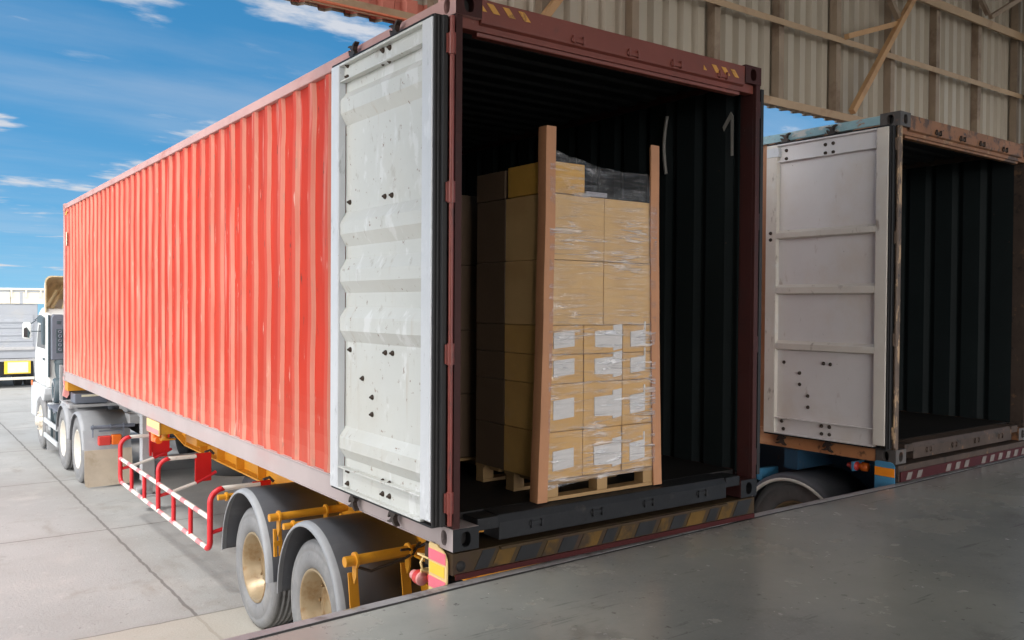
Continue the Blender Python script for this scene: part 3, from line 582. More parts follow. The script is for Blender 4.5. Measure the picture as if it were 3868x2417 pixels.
        bl = [(1.045, 2.706), (1.044, 2.632), (0.648, 2.703), (0.572, 2.705), (0.647, 2.629), (0.571, 2.628), (0.888, 0.701), (0.886, 0.599), (0.801, 0.5), (0.798, 0.401), (1.042, 0.182), (0.65, 0.182), (0.573, 0.184), (1.062, 0.25), (0.651, 0.25), (0.574, 0.25), (1.053, 0.789), (0.647, 0.799), (0.579, 0.796), (1.18, 1.96), (1.18, 1.90)]
        cm = [(1.071, 2.81, 1), (0.601, 2.81, 1), (1.078, 0.085, 0), (0.601, 0.085, 0)]
    first = None
    for y, z in bl:
        xs = -0.058 if (z > 2.61 or z < 0.29) else (-0.046 if kind == 2 else -0.042)
        if kind == 2 and y == 1.18: xs = -0.094
        if first is None:
            b = MB(); b.lathe([(0.004*-sgn, 0.0), (0.022*-sgn, 0.0), (0.022*-sgn, 0.006), (0.012*-sgn, 0.008), (0.011*-sgn, 0.013), (0.004*-sgn, 0.016), (-0.001*-sgn, 0.017)], (0, 0, 0), 'x', 10)
            first = part(b, 'bolt', 'bolt', door); o = first
        else:
            o = first.copy(); COL.objects.link(o); o.parent = door
        o.location = (X(xs), y, z)
    for y, z, up in cm:
        b = MB(); hook(y, z, up, b)
        if sgn < 0: b.v = [(base-vx, vy, vz) for vx, vy, vz in b.v]
        part(b, 'cam_hook', 'cam', door)
    return door
def make_container(name, label, loc, rz, kind, phase):
    root = thing(name, label, 'shipping container', loc, rz)
    if kind == 1: rail, brail, frame, post, cast = 'redrail', 'sillrail', 'darkred', 'darkred', 'redrail'
    else: rail, brail, frame, post, cast = 'bluerail', 'orangerail', 'orange', 'post2', 'casting2'
    side = MT['red'] if kind == 1 else mat('orange_side', (0.40, 0.19, 0.09), 0.6, 0, 0.12, 2, [((0.16, 0.08, 0.04), 5, 0.58, 0.7, 0.7), ((0.5, 0.3, 0.18), 3, 0.52, 0.7, 0.5)])
    castb = 'sillrail' if kind == 1 else 'casting2'
    for x, sx in ((0, 1), (CW, -1)):
        for y, sy in ((0, 1), (CL, -1)):
            casting(x, y, 0, sx, sy, [castb if x == 0 else frame, 'hole', 'sill' if kind == 1 else castb], root)  # rear end faces get a darker material: their shade is put into the colour
            casting(x, y, CH-0.118, sx, sy, [cast if x == 0 else frame, 'hole', frame if kind == 1 else cast], root)
    zb, zt = 0.155, CH-0.088
    pts = corr_points(0.13, CL-0.12, phase, 0.012, 0.037)
    m, wr = side_panel(pts, zb, zt, True); sp = part(m, 'side_panel', side, root, wear=wr, recalc=False)
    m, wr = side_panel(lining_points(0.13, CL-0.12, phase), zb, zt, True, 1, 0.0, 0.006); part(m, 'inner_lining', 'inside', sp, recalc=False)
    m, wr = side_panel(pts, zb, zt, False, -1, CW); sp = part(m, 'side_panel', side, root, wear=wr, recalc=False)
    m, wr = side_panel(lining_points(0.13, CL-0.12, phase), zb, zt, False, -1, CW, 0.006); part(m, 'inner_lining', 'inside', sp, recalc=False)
    for s_, bb in ((1, 0.0), (-1, CW)):
        def X(x): return bb+s_*x
        def bx(m, xa, xb, *a): m.box(min(X(xa), X(xb)), max(X(xa), X(xb)), *a)
        b = MB(); bx(b, 0.003, 0.062, 0.178, CL-0.178, CH-0.088, CH-0.012); part(b, 'top_rail', rail if s_ > 0 else ('darkred' if kind == 1 else 'frame2'), root, 0.006)
        b = MB(); bx(b, 0.004, 0.012, 0.178, CL-0.178, 0.012, 0.152); bx(b, 0.004, 0.050, 0.178, CL-0.178, 0.002, 0.012); bx(b, 0.004, 0.052, 0.178, CL-0.178, 0.146, 0.158); part(b, 'bottom_rail', brail if s_ > 0 else frame, root, 0.002)
        b = MB(); bx(b, 0.004, 0.045, 0.004, 0.03, 0.118, CH-0.118); bx(b, 0.030, 0.045, 0.03, 0.135, 0.118, CH-0.118); bx(b, 0.004, 0.030, 0.10, 0.135, 0.118, CH-0.118); part(b, 'corner_post', post if (kind == 1 or s_ > 0) else 'frame2', root, 0.003)
        b = MB(); bx(b, 0.003, 0.12, CL-0.14, CL-0.003, 0.118, CH-0.118); part(b, 'corner_post', 'redrail' if kind == 1 else frame, root, 0.004)
        # hinge pin and knuckles
        hx, hy, hm = (-0.016, 0.008, 'hinge') if s_ > 0 else (-0.008, 0.034, 'darkred')
        if kind == 2: hm = 'post2' if s_ > 0 else 'frame2'
        b = MB(); b.tube([(X(hx), hy, 0.14), (X(hx), hy, 2.76)], 0.013, 10)
        hg = part(b, 'hinge_pin', hm, root)
        for z in (0.26, 1.03, 1.86, 2.62):
            b = MB(); b.tube([(X(hx), hy, z-0.055), (X(hx), hy, z+0.055)], 0.020, 12); b.box(min(X(hx), X(-0.045)), max(X(hx), X(-0.045)), hy+0.002, hy+0.010, z-0.05, z+0.05)
            part(b, 'hinge_knuckle', hm, hg)
    # header: front plate leaning a little, lintel lip
    b = MB(); b.prism([(0.006, 2.76), (0.006, 2.885), (0.10, 2.885), (0.10, 2.70), (0.05, 2.70), (0.045, 2.745)], 'x', 0.162, CW-0.162)
    b.box(0.045, CW-0.045, 0.03, 0.10, 2.72, 2.778)
    hd = part(b, 'header_beam', 'header' if kind == 1 else frame, root, 0.004)
    for x in (0.82, 1.25, 1.62, 2.05) if kind == 1 else (0.62, 1.05, 1.42, 1.88):
        b = MB(); b.box(x-0.05, x+0.05, -0.006, 0.006, 2.772, 2.795); b.box(x-0.040, x-0.030, -0.014, 0.006, 2.764, 2.812); b.box(x+0.030, x+0.040, -0.014, 0.006, 2.764, 2.812)
        part(b, 'cam_keeper', 'header' if kind == 1 else 'frame2', hd, 0.003)
    if kind == 1:
        for xs, zh in (((0.166, 0.195, 0.297, 0.400), 2.868), ((1.870, 1.945, 2.040, 2.128), 2.842)):
            for q, x in enumerate(xs):
                b = MB(); zl = zh-0.047
                if q == 0: b.prism([(x, zl), (x+0.030, zl), (x, zl+0.030)], 'y', 0.0025, 0.0055)
                else: b.prism([(x+0.042, zl), (x+0.085, zl), (x+0.040, zh), (x-0.001, zh)], 'y', 0.0025, 0.0055)
                part(b, 'hazard_stripe', 'hazyellow', hd)
    # sill with step down and forklift style notch next to the castings
    b = MB(); b.prism([(0.010, 0.018), (0.010, 0.112), (0.030, 0.150), (0.16, 0.158), (0.16, 0.018)], 'x', 0.30, CW-0.30)
    b.box(0.162, 0.30, 0.012, 0.16, 0.085, 0.150); b.box(CW-0.30, CW-0.162, 0.012, 0.16, 0.085, 0.150)
    sl_ = part(b, 'sill_beam', 'sill' if kind == 1 else 'frame2', root, 0.004)
    for x in (0.55, 1.0, 1.42, 1.90):
        b = MB(); b.box(x-0.05, x+0.05, 0.003, 0.010, 0.070, 0.092); b.box(x-0.040, x-0.030, -0.004, 0.010, 0.055, 0.100); b.box(x+0.030, x+0.040, -0.004, 0.010, 0.055, 0.100)
        part(b, 'cam_keeper', 'sill' if kind == 1 else 'frame2', sl_, 0.003)
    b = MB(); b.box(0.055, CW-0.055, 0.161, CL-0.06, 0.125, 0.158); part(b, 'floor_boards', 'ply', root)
    # cross members below the floor
    b = MB(); b.box(0.055, CW-0.055, 0.9, CL-0.3, 0.020, 0.040)
    y = 0.5
    while y < CL-0.2: b.box(0.013, CW-0.013, y, y+0.045, 0.021, 0.124); y += 0.36
    part(b, 'cross_member', 'darksteel', root)
    # roof, stamped across
    m = MB(); v = []; prof = []; y = 0.10
    while y < CL-0.1: prof += [(y, 0), (y+0.09, 0), (y+0.11, 0.02), (y+0.19, 0.02)]; y += 0.209
    for x in (0.06, CW-0.06):
        for yy, dz in prof: v.append((x, yy, CH-0.045+dz))
    n = len(prof); m.add(v, [(i, i+1, n+i+1, n+i) for i in range(n-1)])
    rp = part(m, 'roof_panel', MT['red'] if kind == 1 else side, root, recalc=False)
    m = MB(); m.add([(a, b_, c-0.004) for a, b_, c in v], [(i, i+1, n+i+1, n+i) for i in range(n-1)]); part(m, 'roof_lining', 'insideroof', rp, recalc=False)
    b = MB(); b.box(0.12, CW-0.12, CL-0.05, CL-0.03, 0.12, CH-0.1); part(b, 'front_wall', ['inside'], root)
    b = MB(); b.box(0.12, CW-0.12, CL-0.029, CL-0.01, 0.0, CH-0.02); part(b, 'front_panel', MT['red'] if kind == 1 else side, root)
    make_door(root, kind, 1.325 if kind == 1 else 1.235, 0.078 if kind == 1 else 0.048, 1, 0.0, True)
    make_door(root, kind, 1.325 if kind == 1 else 1.235, 0.078 if kind == 1 else 0.048, -1, CW, True)
    return root
red = make_container('red_container', 'long faded red shipping container with open grey door, a wrapped pallet standing inside', (0, 0, 0), 0, 1, 1.893)
rus = make_container('rusty_container', 'rusty orange shipping container with peeling blue top rail and empty dark inside', (4.348, 0.109, -0.004), 0.022, 2, 1.80)
b = MB(); b.box(0.0035, 0.0085, 11.86, 11.93, 2.20, 2.42); part(b, 'white_sticker', 'platewhite', red)
b = MB(); b.prism([(11.93, 2.70), (12.0, 2.70), (11.88, 2.76), (11.84, 2.74)], 'x', 0.0035, 0.0085); part(b, 'yellow_tag', 'reflyellow', red)
# marks on the inside of the red container's right wall
b = MB(); b.prism([(0.185, 2.60), (0.205, 2.63), (0.200, 2.325), (0.182, 2.325)], 'x', CW-0.066, CW-0.060); b.prism([(0.2051, 2.63), (0.2049, 2.585), (0.265, 2.505), (0.275, 2.535)], 'x', CW-0.066, CW-0.060)
part(b, 'painted_one', 'strapgrey', red)
b = MB(); b.tube([(CW-0.075, 0.80+0.03*math.sin(t*3.0), 2.70-0.43*t) for t in [i/8 for i in range(9)]], 0.014, 6); part(b, 'lashing_strap', 'strapgrey', red)

# ------------------------------------------------------------------ wheels
def tyre_prof(r, wd, rr):
    """profile from outer bead to inner bead, x measured inwards from the outer sidewall"""
    p = [(0.030, rr), (0.006, rr+0.02), (0.0, rr+0.07), (0.004, r-0.085), (0.010, r-0.075), (0.006, r-0.068), (0.016, r-0.03), (0.034, r-0.006)]
    g = 0.012
    for k in range(1, 5):
        c = 0.034+(wd-0.068)*k/5
        p += [(c-0.008, r), (c-0.006, r-g), (c+0.006, r-g), (c+0.008, r)]
    p += [(wd-0.034, r-0.006), (wd-0.016, r-0.03), (wd, rr+0.07), (wd-0.03, rr)]
    return p
def make_wheel(root, x, y, z, r, rimmat, tyremat, sgn=1, dual=True, steer=False):
    rr = r*0.575
    f = lambda P: [(sgn*h, q) for h, q in P]
    w_ = MB()
    if steer:
        w_.lathe(f([(0.030, rr+0.004), (0.012, rr), (0.014, rr-0.02), (0.045, rr-0.035), (0.045, rr-0.10), (0.0, rr*0.45), (-0.03, rr*0.40), (-0.035, 0.09), (-0.075, 0.085), (-0.08, 0.0)]), (0, 0, 0), 'x', 36)
    else:
        w_.lathe(f([(0.036, rr+0.006), (0.014, rr+0.004), (0.010, rr-0.006), (0.018, rr-0.018), (0.060, rr-0.030), (0.075, rr-0.045), (0.150, rr-0.055), (0.165, rr-0.075), (0.162, rr*0.58), (0.150, rr*0.52), (0.120, rr*0.50), (0.14, rr*0.44), (0.120, rr*0.34), (0.115, 0.0)]), (0, 0, 0), 'x', 40)
    nb = 10
    for i in range(nb):
        a = 2*PI*i/nb; q = (rr*0.68 if not steer else rr*0.55); h = (0.160 if not steer else 0.0)
        cxx = [(sgn*(h-0.035), q*math.cos(a), q*math.sin(a)), (sgn*(h+0.012), q*math.cos(a), q*math.sin(a))]
        w_.tube(cxx, 0.014, 6)
    wh_ = w_.build('wheel', rimmat, root, off=(0, 0, 0)); o_ = OFF.get(root.name, (0, 0, 0))
    wh_.location = (x+o_[0], y+o_[1], z+o_[2])
    t = MB(); t.lathe(f(tyre_prof(r, 0.275, rr)), (0, 0, 0), 'x', 56); part(t, 'tyre', tyremat, wh_)
    if dual:
        t = MB(); t.lathe(f([(0.32+a, b) for a, b in tyre_prof(r, 0.275, rr)]), (0, 0, 0), 'x', 40); part(t, 'tyre', 'tyredark', wh_)
        t = MB(); t.lathe(f([(0.20, rr-0.06), (0.58, rr-0.02)]), (0, 0, 0), 'x', 30); part(t, 'brake_drum', 'darksteel', wh_)
    return wh_
def arc_fender(yc, zc, ry, rz, a0, a1, x0, x1, lip, lipz=0.03, n=36, th=0.008, tail=0.0):
    """half-round guard along x: outer shell in slot 0, rolled outer lip in slot 1"""
    m = MB(); A = [a0+(a1-a0)*i/n for i in range(n+1)]
    P = [(yc+ry*math.cos(a), zc+rz*math.sin(a)) for a in A]; Q = [(yc+(ry-th)*math.cos(a), zc+(rz-th)*math.sin(a)) for a in A]
    if tail: P = P+[(P[-1][0]-0.01, P[-1][1]-tail)]; Q = Q+[(Q[-1][0]-0.01, Q[-1][1]-tail)]
    k = len(P)
    v = [(x0+lip, p[0], p[1]) for p in P]+[(x1, p[0], p[1]) for p in P]+[(x1, p[0], p[1]) for p in Q]+[(x0+lip, p[0], p[1]) for p in Q]
    f = []
    for i in range(k-1): f += [(i, i+1, k+i+1, k+i), (2*k+i, 2*k+i+1, 3*k+i+1, 3*k+i), (k+i, k+i+1, 2*k+i+1, 2*k+i)]
    f += [(0, k, 2*k, 3*k), (k-1, 3*k-1+0, 2*k-1+0, 2*k-1)][:1]
    m.add(v, f, 0, True)
    # lip: curves down over the outer edge
    prof = [(lip, 0.0), (lip*0.45, -0.006), (lip*0.12, -0.018), (0.0, -lipz), (0.006, -lipz-0.004), (0.016, -lipz+0.006), (lip, -th-0.002)]
    L = len(prof); v = []
    for i in range(k):
        py, pz = P[i]; d = Vector((py-yc, pz-zc)).normalized() if i <= n else Vector((P[n][0]-yc, P[n][1]-zc)).normalized()
        for h, q in prof: v.append((x0+h, py+d.x*q, pz+d.y*q))
    m.add(v, [(i*L+j, i*L+j+1, (i+1)*L+j+1, (i+1)*L+j) for i in range(k-1) for j in range(L-1)], 1, True)
    return m

# ------------------------------------------------------------------ first trailer (yellow skeletal chassis)
TZ = 1.385
tr = thing('container_trailer', 'yellow skeletal trailer under the red container with red and white side guard', 'trailer', (CW/2, 6.0, -TZ), off=(-CW/2, -6.0, TZ))
for x in (0.60, 1.66):
    b = MB()
    prof = [(0.12, -0.10), (7.7, -0.10), (8.3, -0.03), (12.05, -0.03), (12.05, -0.17), (8.75, -0.19), (7.75, -0.44), (7.2, -0.455), (0.12, -0.455)]
    b.prism([(y, z) for y, z in prof], 'x', x+0.084, x+0.094)
    b.box(x, x+0.178, 0.12, 7.25, -0.471, -0.455); b.box(x, x+0.178, 0.12, 7.7, -0.10, -0.086)
    b.beam((x+0.089, 7.22, -0.464), (x+0.089, 8.75, -0.198), 0.178, 0.016); b.beam((x+0.089, 8.72, -0.199), (x+0.089, 12.05, -0.178), 0.178, 0.016)
    for y in (4.6, 5.25, 5.9, 6.55, 7.15): b.box(x, x+0.084, y, y+0.01, -0.455, -0.10)
    part(b, 'main_beam', 'yellow', tr)
for y in (0.9, 1.25, 2.4, 3.6, 4.9, 7.3, 9.0, 10.6):
    b = MB(); b.box(0.70, 1.74, y-0.04, y+0.04, -0.36, -0.18); part(b, 'cross_beam', 'yellow', tr)
# middle bolster with end plates
b = MB(); b.box(0.012, CW-0.012, 5.975, 6.44, -0.135, -0.014); b.box(0.40, CW-0.40, 5.98, 6.40, -0.30, -0.135); bo = part(b, 'bolster', 'yellow', tr, 0.006)
b = MB(); b.box(-0.004, 0.010, 5.96, 6.50, -0.150, -0.004); ep = part(b, 'marker_plate', 'platecream', tr, 0.003)
b = MB(); b.box(-0.007, -0.0045, 5.97, 6.49, -0.140, -0.085); part(b, 'reflector_strip', 'guardpink', ep)
b = MB(); b.tube([(0.09, 6.10, -0.137), (0.09, 6.10, -0.19)], 0.032, 12); b.tube([(0.09, 6.10, -0.19), (0.09, 6.10, -0.20)], 0.055, 12); b.box(0.05, 0.20, 6.07, 6.13, -0.215, -0.202)
part(b, 'twist_lock', 'yellow', bo)
b = MB(); b.box(0.02, 0.12, 6.30, 6.42, -0.26, -0.152); b.tube([(0.06, 6.22, -0.23), (0.06, 6.30, -0.23)], 0.04, 12); part(b, 'side_lamp', 'lamporange', tr, 0.01)
# front bolster of the gooseneck
b = MB(); b.box(0.02, CW-0.02, 11.9, 12.16, -0.16, -0.006); part(b, 'bolster', 'yellow', tr, 0.006)
b = MB(); b.prism([(-0.01, -0.26), (0.05, -0.30), (0.09, -0.24), (0.07, -0.10), (0.03, 0.05), (-0.005, 0.06), (0.01, -0.10)], 'y', 12.17, 12.23); b.tube([(0.08, 12.10, -0.13), (0.08, 12.24, -0.13)], 0.035, 10); part(b, 'twist_lock', 'lamppink', tr, 0.004)
b = MB(); b.box(0.55, 1.88, 9.6, 12.0, -0.205, -0.19); b.tube([(1.22, 11.4, -0.40), (1.22, 11.4, -0.20)], 0.045, 14); part(b, 'king_pin_plate', 'darksteel', tr)
# rear bumper bolster with hazard stripes
BB = -0.150
b = MB(); b.box(0.006, CW-0.006, 0.012, 0.30, BB+0.022, -0.012); bp_ = part(b, 'rear_bumper', 'bumper', tr, 0.004)
b = MB(); b.box(0.02, CW-0.02, -0.001, 0.011, BB+0.001, BB+0.030); part(b, 'red_strip', 'redstrip', bp_)
x = 0.14; i = 0
while x < 2.3:
    wd = 0.085+0.03*((i*7) % 3)
    b = MB(); b.prism([(x, BB+0.034), (x+wd, BB+0.034), (x+wd+0.055, -0.020), (x+0.055, -0.020)], 'y', 0.0085, 0.0115)
    part(b, 'hazard_stripe', 'black' if i % 2 == 0 else 'hazdim', bp_); x += wd*1.2+0.012; i += 1
b = MB(); b.lathe([(0, 0.028), (-0.004, 0.028), (-0.004, 0.0)], (0.055, 0.010, -0.082), 'y', 18); part(b, 'pin_hole', 'hole', bp_)
b = MB(); b.box(0.30, CW-0.30, -0.012, 0.011, -0.030, -0.014); part(b, 'top_ledge', 'bumper', bp_, 0.003)
# rear marker board on the side, lamps
b = MB()
P = [(0.225, -0.30), (0.225, 0.0), (0.215, 0.012), (0.135, 0.012)]
for k in range(9): a = PI/2*k/8; P.append((0.041+0.085-0.0-0.085+0.0+0.085*math.sin(0)+0.085*(1-math.sin(a))+0.0, 0.0-0.07+0.07*math.cos(a)))
P.append((0.041, -0.30))
b.prism(P, 'x', -0.012, -0.003); mk = part(b, 'marker_board', 'platecream', tr)
for i, (za, m_) in enumerate(((-0.078, 'reflred'), (-0.148, 'reflyellow'), (-0.225, 'reflred'))):
    b = MB(); ya, yb_ = (0.222, 0.050) if m_ == 'reflred' else (0.212, 0.062)
    b.prism([(ya, za), (yb_, za), (yb_, za+0.058), (ya, za+0.058)], 'x', -0.0155, -0.0125); part(b, 'reflector_strip', m_, mk)
for x, y, m_ in ((0.030, 0.36, 'lamppink'), (0.095, 0.31, 'lamporange')):
    b = MB(); b.lathe([(0.0, 0.0), (0.0, 0.036), (0.006, 0.040), (0.05, 0.038), (0.055, 0.030), (0.10, 0.028)], (x, y, -0.235), 'y', 24)
    lp = part(b, 'tail_lamp', m_ if m_ == 'lamppink' else 'lamppink', tr)
    b = MB(); b.lathe([(0.012, 0.041), (0.055, 0.039)], (x, y, -0.235), 'y', 24); part(b, 'lamp_body', 'lampred', lp)
b = MB(); b.prism([(0.0, -0.085), (0.13, -0.12), (0.13, -0.128), (0.0, -0.095)], 'y', 0.25, 0.37); b.tube([(0.02, 0.33, -0.10), (0.0, 0.33, -0.13), (0.01, 0.33, -0.17), (0.06, 0.33, -0.185), (0.13, 0.33, -0.19)], 0.008, 8); b.box(0.02, 0.16, 0.36, 0.372, -0.22, -0.18)
part(b, 'lamp_bracket', 'platecream', tr)
# wheels, axles, fenders
WR = 0.49
for y in (1.93, 3.19):
    make_wheel(tr, 0.055, y, gz(y)+WR, WR, 'rim', 'tyre', 1); make_wheel(tr, CW-0.055, y, gz(y)+WR, WR, 'rim', 'tyre', -1)
    b = MB(); b.tube([(0.5, y, -0.88), (CW-0.5, y, -0.88)], 0.075, 14); part(b, 'axle', 'darksteel', tr)
for yc, a1, tl in ((3.24, PI, 0.0), (1.915, PI*1.02, 0.10)):
    part(arc_fender(yc, -0.865, 0.575, 0.625, 0.0 if yc > 3 else -0.03, a1, -0.012, 0.66, 0.05, 0.035, tail=tl), 'fender', ['fender', 'fenderlip'], tr, recalc=False)
    part(arc_fender(yc, -0.865, 0.575, 0.625, 0.0, a1, CW-0.66, CW, 0.05, 0.035, tail=tl), 'fender', ['fender', 'fender'], tr, recalc=False)
for x in (0.60, 1.74):
    b = MB(); b.box(x, x+0.09, 1.2, 4.1, -0.70, -0.62); b.box(x+0.02, x+0.07, 2.4, 2.75, -0.62, -0.46); b.box(x+0.02, x+0.07, 3.8, 4.0, -0.62, -0.46); part(b, 'spring_beam', 'yellow', tr)
def rod(y, z, r, x0, tab, far=True):
    b = MB(); b.tube([(x0, y, z), (0.62, y, z)], r, 14)
    o = part(b, 'fender_rod', 'yellow', tr)
    for xx in ([x0+0.075, 0.44] if far else [x0+0.075]):
        b = MB(); b.tube([(xx-0.008, y, z), (xx+0.008, y, z)], r*1.55, 14)
        if tab: b.prism([(y-0.030, z-0.02), (y+0.030, z-0.02), (y+0.032, z-0.10), (y+0.004, z-0.155), (y-0.028, z-0.10)], 'x', xx-0.006, xx+0.006)
        part(b, 'rod_clamp', 'yellow', o)
rod(2.60, -0.345, 0.030, -0.02, True); rod(2.31, -0.350, 0.024, -0.02, False); rod(3.86, -0.42, 0.026, -0.02, False, False); rod(1.265, -0.355, 0.034, -0.02, True)
def plate_on(y0, z0, y1, z1, xa, xb):
    """strap plate lying on the curved fender"""
    b = MB(); b.beam((xa, y0, z0), (xa, y1, z1), 0.07, 0.012, (0, 1, 0.3)); b.tube([(xa, y1-0.02, z1+0.03), (xa, y1-0.045, z1+0.035)], 0.010, 8); b.tube([(xa, y0-0.02, z0-0.03), (xa, y0-0.045, z0-0.028)], 0.010, 8)
    part(b, 'fender_strap', 'yellow', tr, 0.003)
plate_on(1.345, -0.455, 1.300, -0.72, 0.075, 0.0); plate_on(1.345, -0.455, 1.300, -0.72, 0.46, 0.0)
b = MB()
for xx in (0.045, 0.085): b.beam((xx, 2.655, -0.45), (xx, 2.64, -0.66), 0.026, 0.022, (0, 1, 0))
b.box(0.03, 0.10, 2.635, 2.65, -0.58, -0.54); part(b, 'fender_strap', 'yellow', tr, 0.003)
# strap knotted on the rear rod
b = MB(); b.tube([(0.07, 1.25, -0.40), (0.16, 1.25, -0.44), (0.22, 1.245, -0.425), (0.40, 1.23, -0.39), (0.46, 1.22, -0.36), (0.50, 1.235, -0.315), (0.53, 1.265, -0.315), (0.515, 1.29, -0.36), (0.47, 1.27, -0.395), (0.455, 1.225, -0.37)], 0.010, 6)
b.tube([(0.50, 1.24, -0.335), (0.53, 1.22, -0.32), (0.58, 1.22, -0.29), (0.63, 1.23, -0.27)], 0.009, 6); b.tube([(0.47, 1.23, -0.36), (0.42, 1.22, -0.33), (0.36, 1.22, -0.328)], 0.009, 6)
part(b, 'tie_strap', 'cam', tr)
# side guard
def striped(p, q, r, first, seg=0.155):
    """white and red banded rail as one tube mesh with two slots"""
    p, q = Vector(p), Vector(q); L = (q-p).length; k = max(1, round(L/seg)); b = MB()
    for i in range(k):
        m_ = (i+first) % 3; b.tube([p+(q-p)*i/k, p+(q-p)*(i+1)/k], r, 14, 1 if m_ == 1 else 0, caps=False)
    return b
sg = MB(); yN, yM, yF = 4.15, 6.0, 7.87; GX = 0.0; zt_, zm, zb_ = -0.405, -0.665, -0.955
def hoop(y, bottom):
    P = [(0.10, y, zt_)]
    for k in range(9): a = PI/2*k/8; P.append((GX+0.12-0.12*math.sin(a), y, zt_-0.12+0.12*math.cos(a)))
    P.append((GX, y, zb_+(0.0 if not bottom else 0.09))); return P
b = MB(); b.tube(hoop(yM, False), 0.024, 14); gm = part(b, 'side_guard', 'guardred', tr)
for y, s_ in ((yN, 1), (yF, -1)):
    P = hoop(y, True)
    for k in range(1, 8): a = PI/2*k/7; P.append((GX, y+s_*(0.09-0.09*math.cos(a)), zb_+0.09-0.09*math.sin(a)))
    b = MB(); b.tube(P, 0.026, 14); part(b, 'guard_post', 'guardred', gm)
for y in (yN+0.62, yN+1.23, yM+0.62, yM+1.25):
    b = MB(); b.tube([(GX, y, zb_), (GX, y, zm)], 0.022, 12); part(b, 'guard_baluster', 'guardred', gm)
part(striped((GX, yN, zm), (GX, yF, zm), 0.0235, 2), 'guard_rail', ['guardwhite', 'guardpink'], gm)
part(striped((GX, yN+0.085, zb_), (GX, yF-0.085, zb_), 0.0235, 0), 'guard_rail', ['guardwhite', 'guardpink'], gm)
for y, xe in ((yN, 0.46), (yM, 0.40), (yF, 0.42)):
    b = MB(); b.tube([(0.10, y, zt_), (xe, y, zt_)], 0.0235, 14); part(b, 'guard_arm', 'guardwhite', gm)
    b = MB(); b.tube([(GX, y, -0.80), (0.13, y, -0.775)], 0.019, 12, 1); b.tube([(0.13, y, -0.775), (0.40, y, -0.70)], 0.019, 12, 0); b.tube([(0.40, y, -0.70), (0.62, y, -0.60)], 0.019, 12, 1)
    part(b, 'guard_arm', ['guardwhite', 'guardred'], gm)
    b = MB(); b.box(0.385, 0.565, y-0.012, y+0.008, -0.69, -0.375); part(b, 'mount_plate', 'redplate', gm, 0.006)
    b = MB(); b.tube([(0.50, y+0.02, -0.372), (0.56, y+0.02, -0.355), (0.60, y+0.02, -0.40)], 0.014, 8); part(b, 'mount_hook', 'darksteel', gm)
b = MB(); b.box(0.33, 0.36, 7.80, 7.815, -0.66, -0.30); b.box(0.33, 0.58, 7.816, 7.83, -0.62, -0.34); part(b, 'mount_plate', 'redplate', gm)
# landing legs, air tanks, spare gear below
for x in (0.30, 1.98):
    b = MB(); b.box(x, x+0.155, 8.05, 8.20, -1.02, -0.16); b.box(x+0.02, x+0.135, 8.07, 8.18, -1.20, -1.02); lg = part(b, 'landing_leg', 'steel', tr, 0.006)
    b = MB(); b.box(x-0.02, x+0.19, 8.0, 8.26, -1.225, -1.20); b.tube([(x-0.03, 8.06, -1.10), (x-0.03, 8.10, -1.19)], 0.04, 10); part(b, 'leg_foot', 'steel', lg, 0.004)
b = MB(); b.tube([(0.455, 8.125, -0.75), (1.98, 8.125, -0.75)], 0.03, 10); part(b, 'leg_crossbar', 'steel', tr)
for y in (4.95, 5.5):
    b = MB(); b.tube([(0.95, y-0.2, -0.72), (0.95, y-0.23, -0.72), (0.95, y+0.23, -0.72), (0.95, y+0.2, -0.72)], [0.10, 0.13, 0.13, 0.10], 18); part(b, 'air_tank', 'darksteel', tr)
b = MB(); b.lathe([(0, 0.20), (0.01, 0.26), (0.02, 0.45), (0.06, 0.49), (0.20, 0.49), (0.24, 0.45), (0.25, 0.26)], (1.2, 6.8, -0.78), 'z', 40); part(b, 'spare_tyre', 'tyredark', tr)

# ------------------------------------------------------------------ second trailer (blue)
C2 = rus.matrix_basis
t2 = thing('container_trailer', 'dark blue trailer beneath the rusty container with curved grey fender', 'trailer', (4.348+1.1, 6.1, -TZ), 0.022, off=(-1.1-0.13, -6.0, TZ))
for x in (0.62, 1.66):
    b = MB(); b.box(x, x+0.16, 0.25, 12.0, -0.46, -0.10); part(b, 'main_beam', 'trailerblue', t2, 0.004)
for y in (1.0, 2.6, 6.0, 11.9):
    b = MB(); b.box(0.05, CW-0.05, y, y+0.14, -0.20, -0.02); part(b, 'cross_beam', 'trailerblue', t2)
b = MB(); b.box(0.006, CW-0.006, 0.012, 0.22, -0.145, -0.012); b2 = part(b, 'rear_bumper', 'frame2', t2, 0.004)
b = MB(); b.box(0.02, CW-0.02, 0.002, 0.011, -0.145, -0.062); sgp = part(b, 'sign_strip', 'redstrip', b2)
x = 0.10; i = 0
while x < 2.3:
    if i not in (2, 3, 7):
        b = MB(); b.prism([(x, -0.135), (x+0.075, -0.135), (x+0.105, -0.075), (x+0.03, -0.075)], 'y', -0.002, 0.001); part(b, 'white_block', mat('dirty_white', (0.15, 0.125, 0.115), 0.6, 0, 0.2, 8) if i == 0 else bpy.data.materials['dirty_white'], sgp)
    x += 0.165; i += 1
P = [(0.212, -0.30), (0.212, 0.0), (0.20, 0.012), (0.08, 0.012), (0.055, 0.004), (0.038, -0.02), (0.035, -0.30)]
b = MB(); b.prism(P, 'x', -0.012, -0.004); mk = part(b, 'marker_board', 'plateblue', t2)
b = MB(); b.prism([(0.211, -0.110), (0.036, -0.110), (0.036, -0.038), (0.211, -0.038)], 'x', -0.015, -0.0125); part(b, 'reflector_strip', 'plateorange', mk)
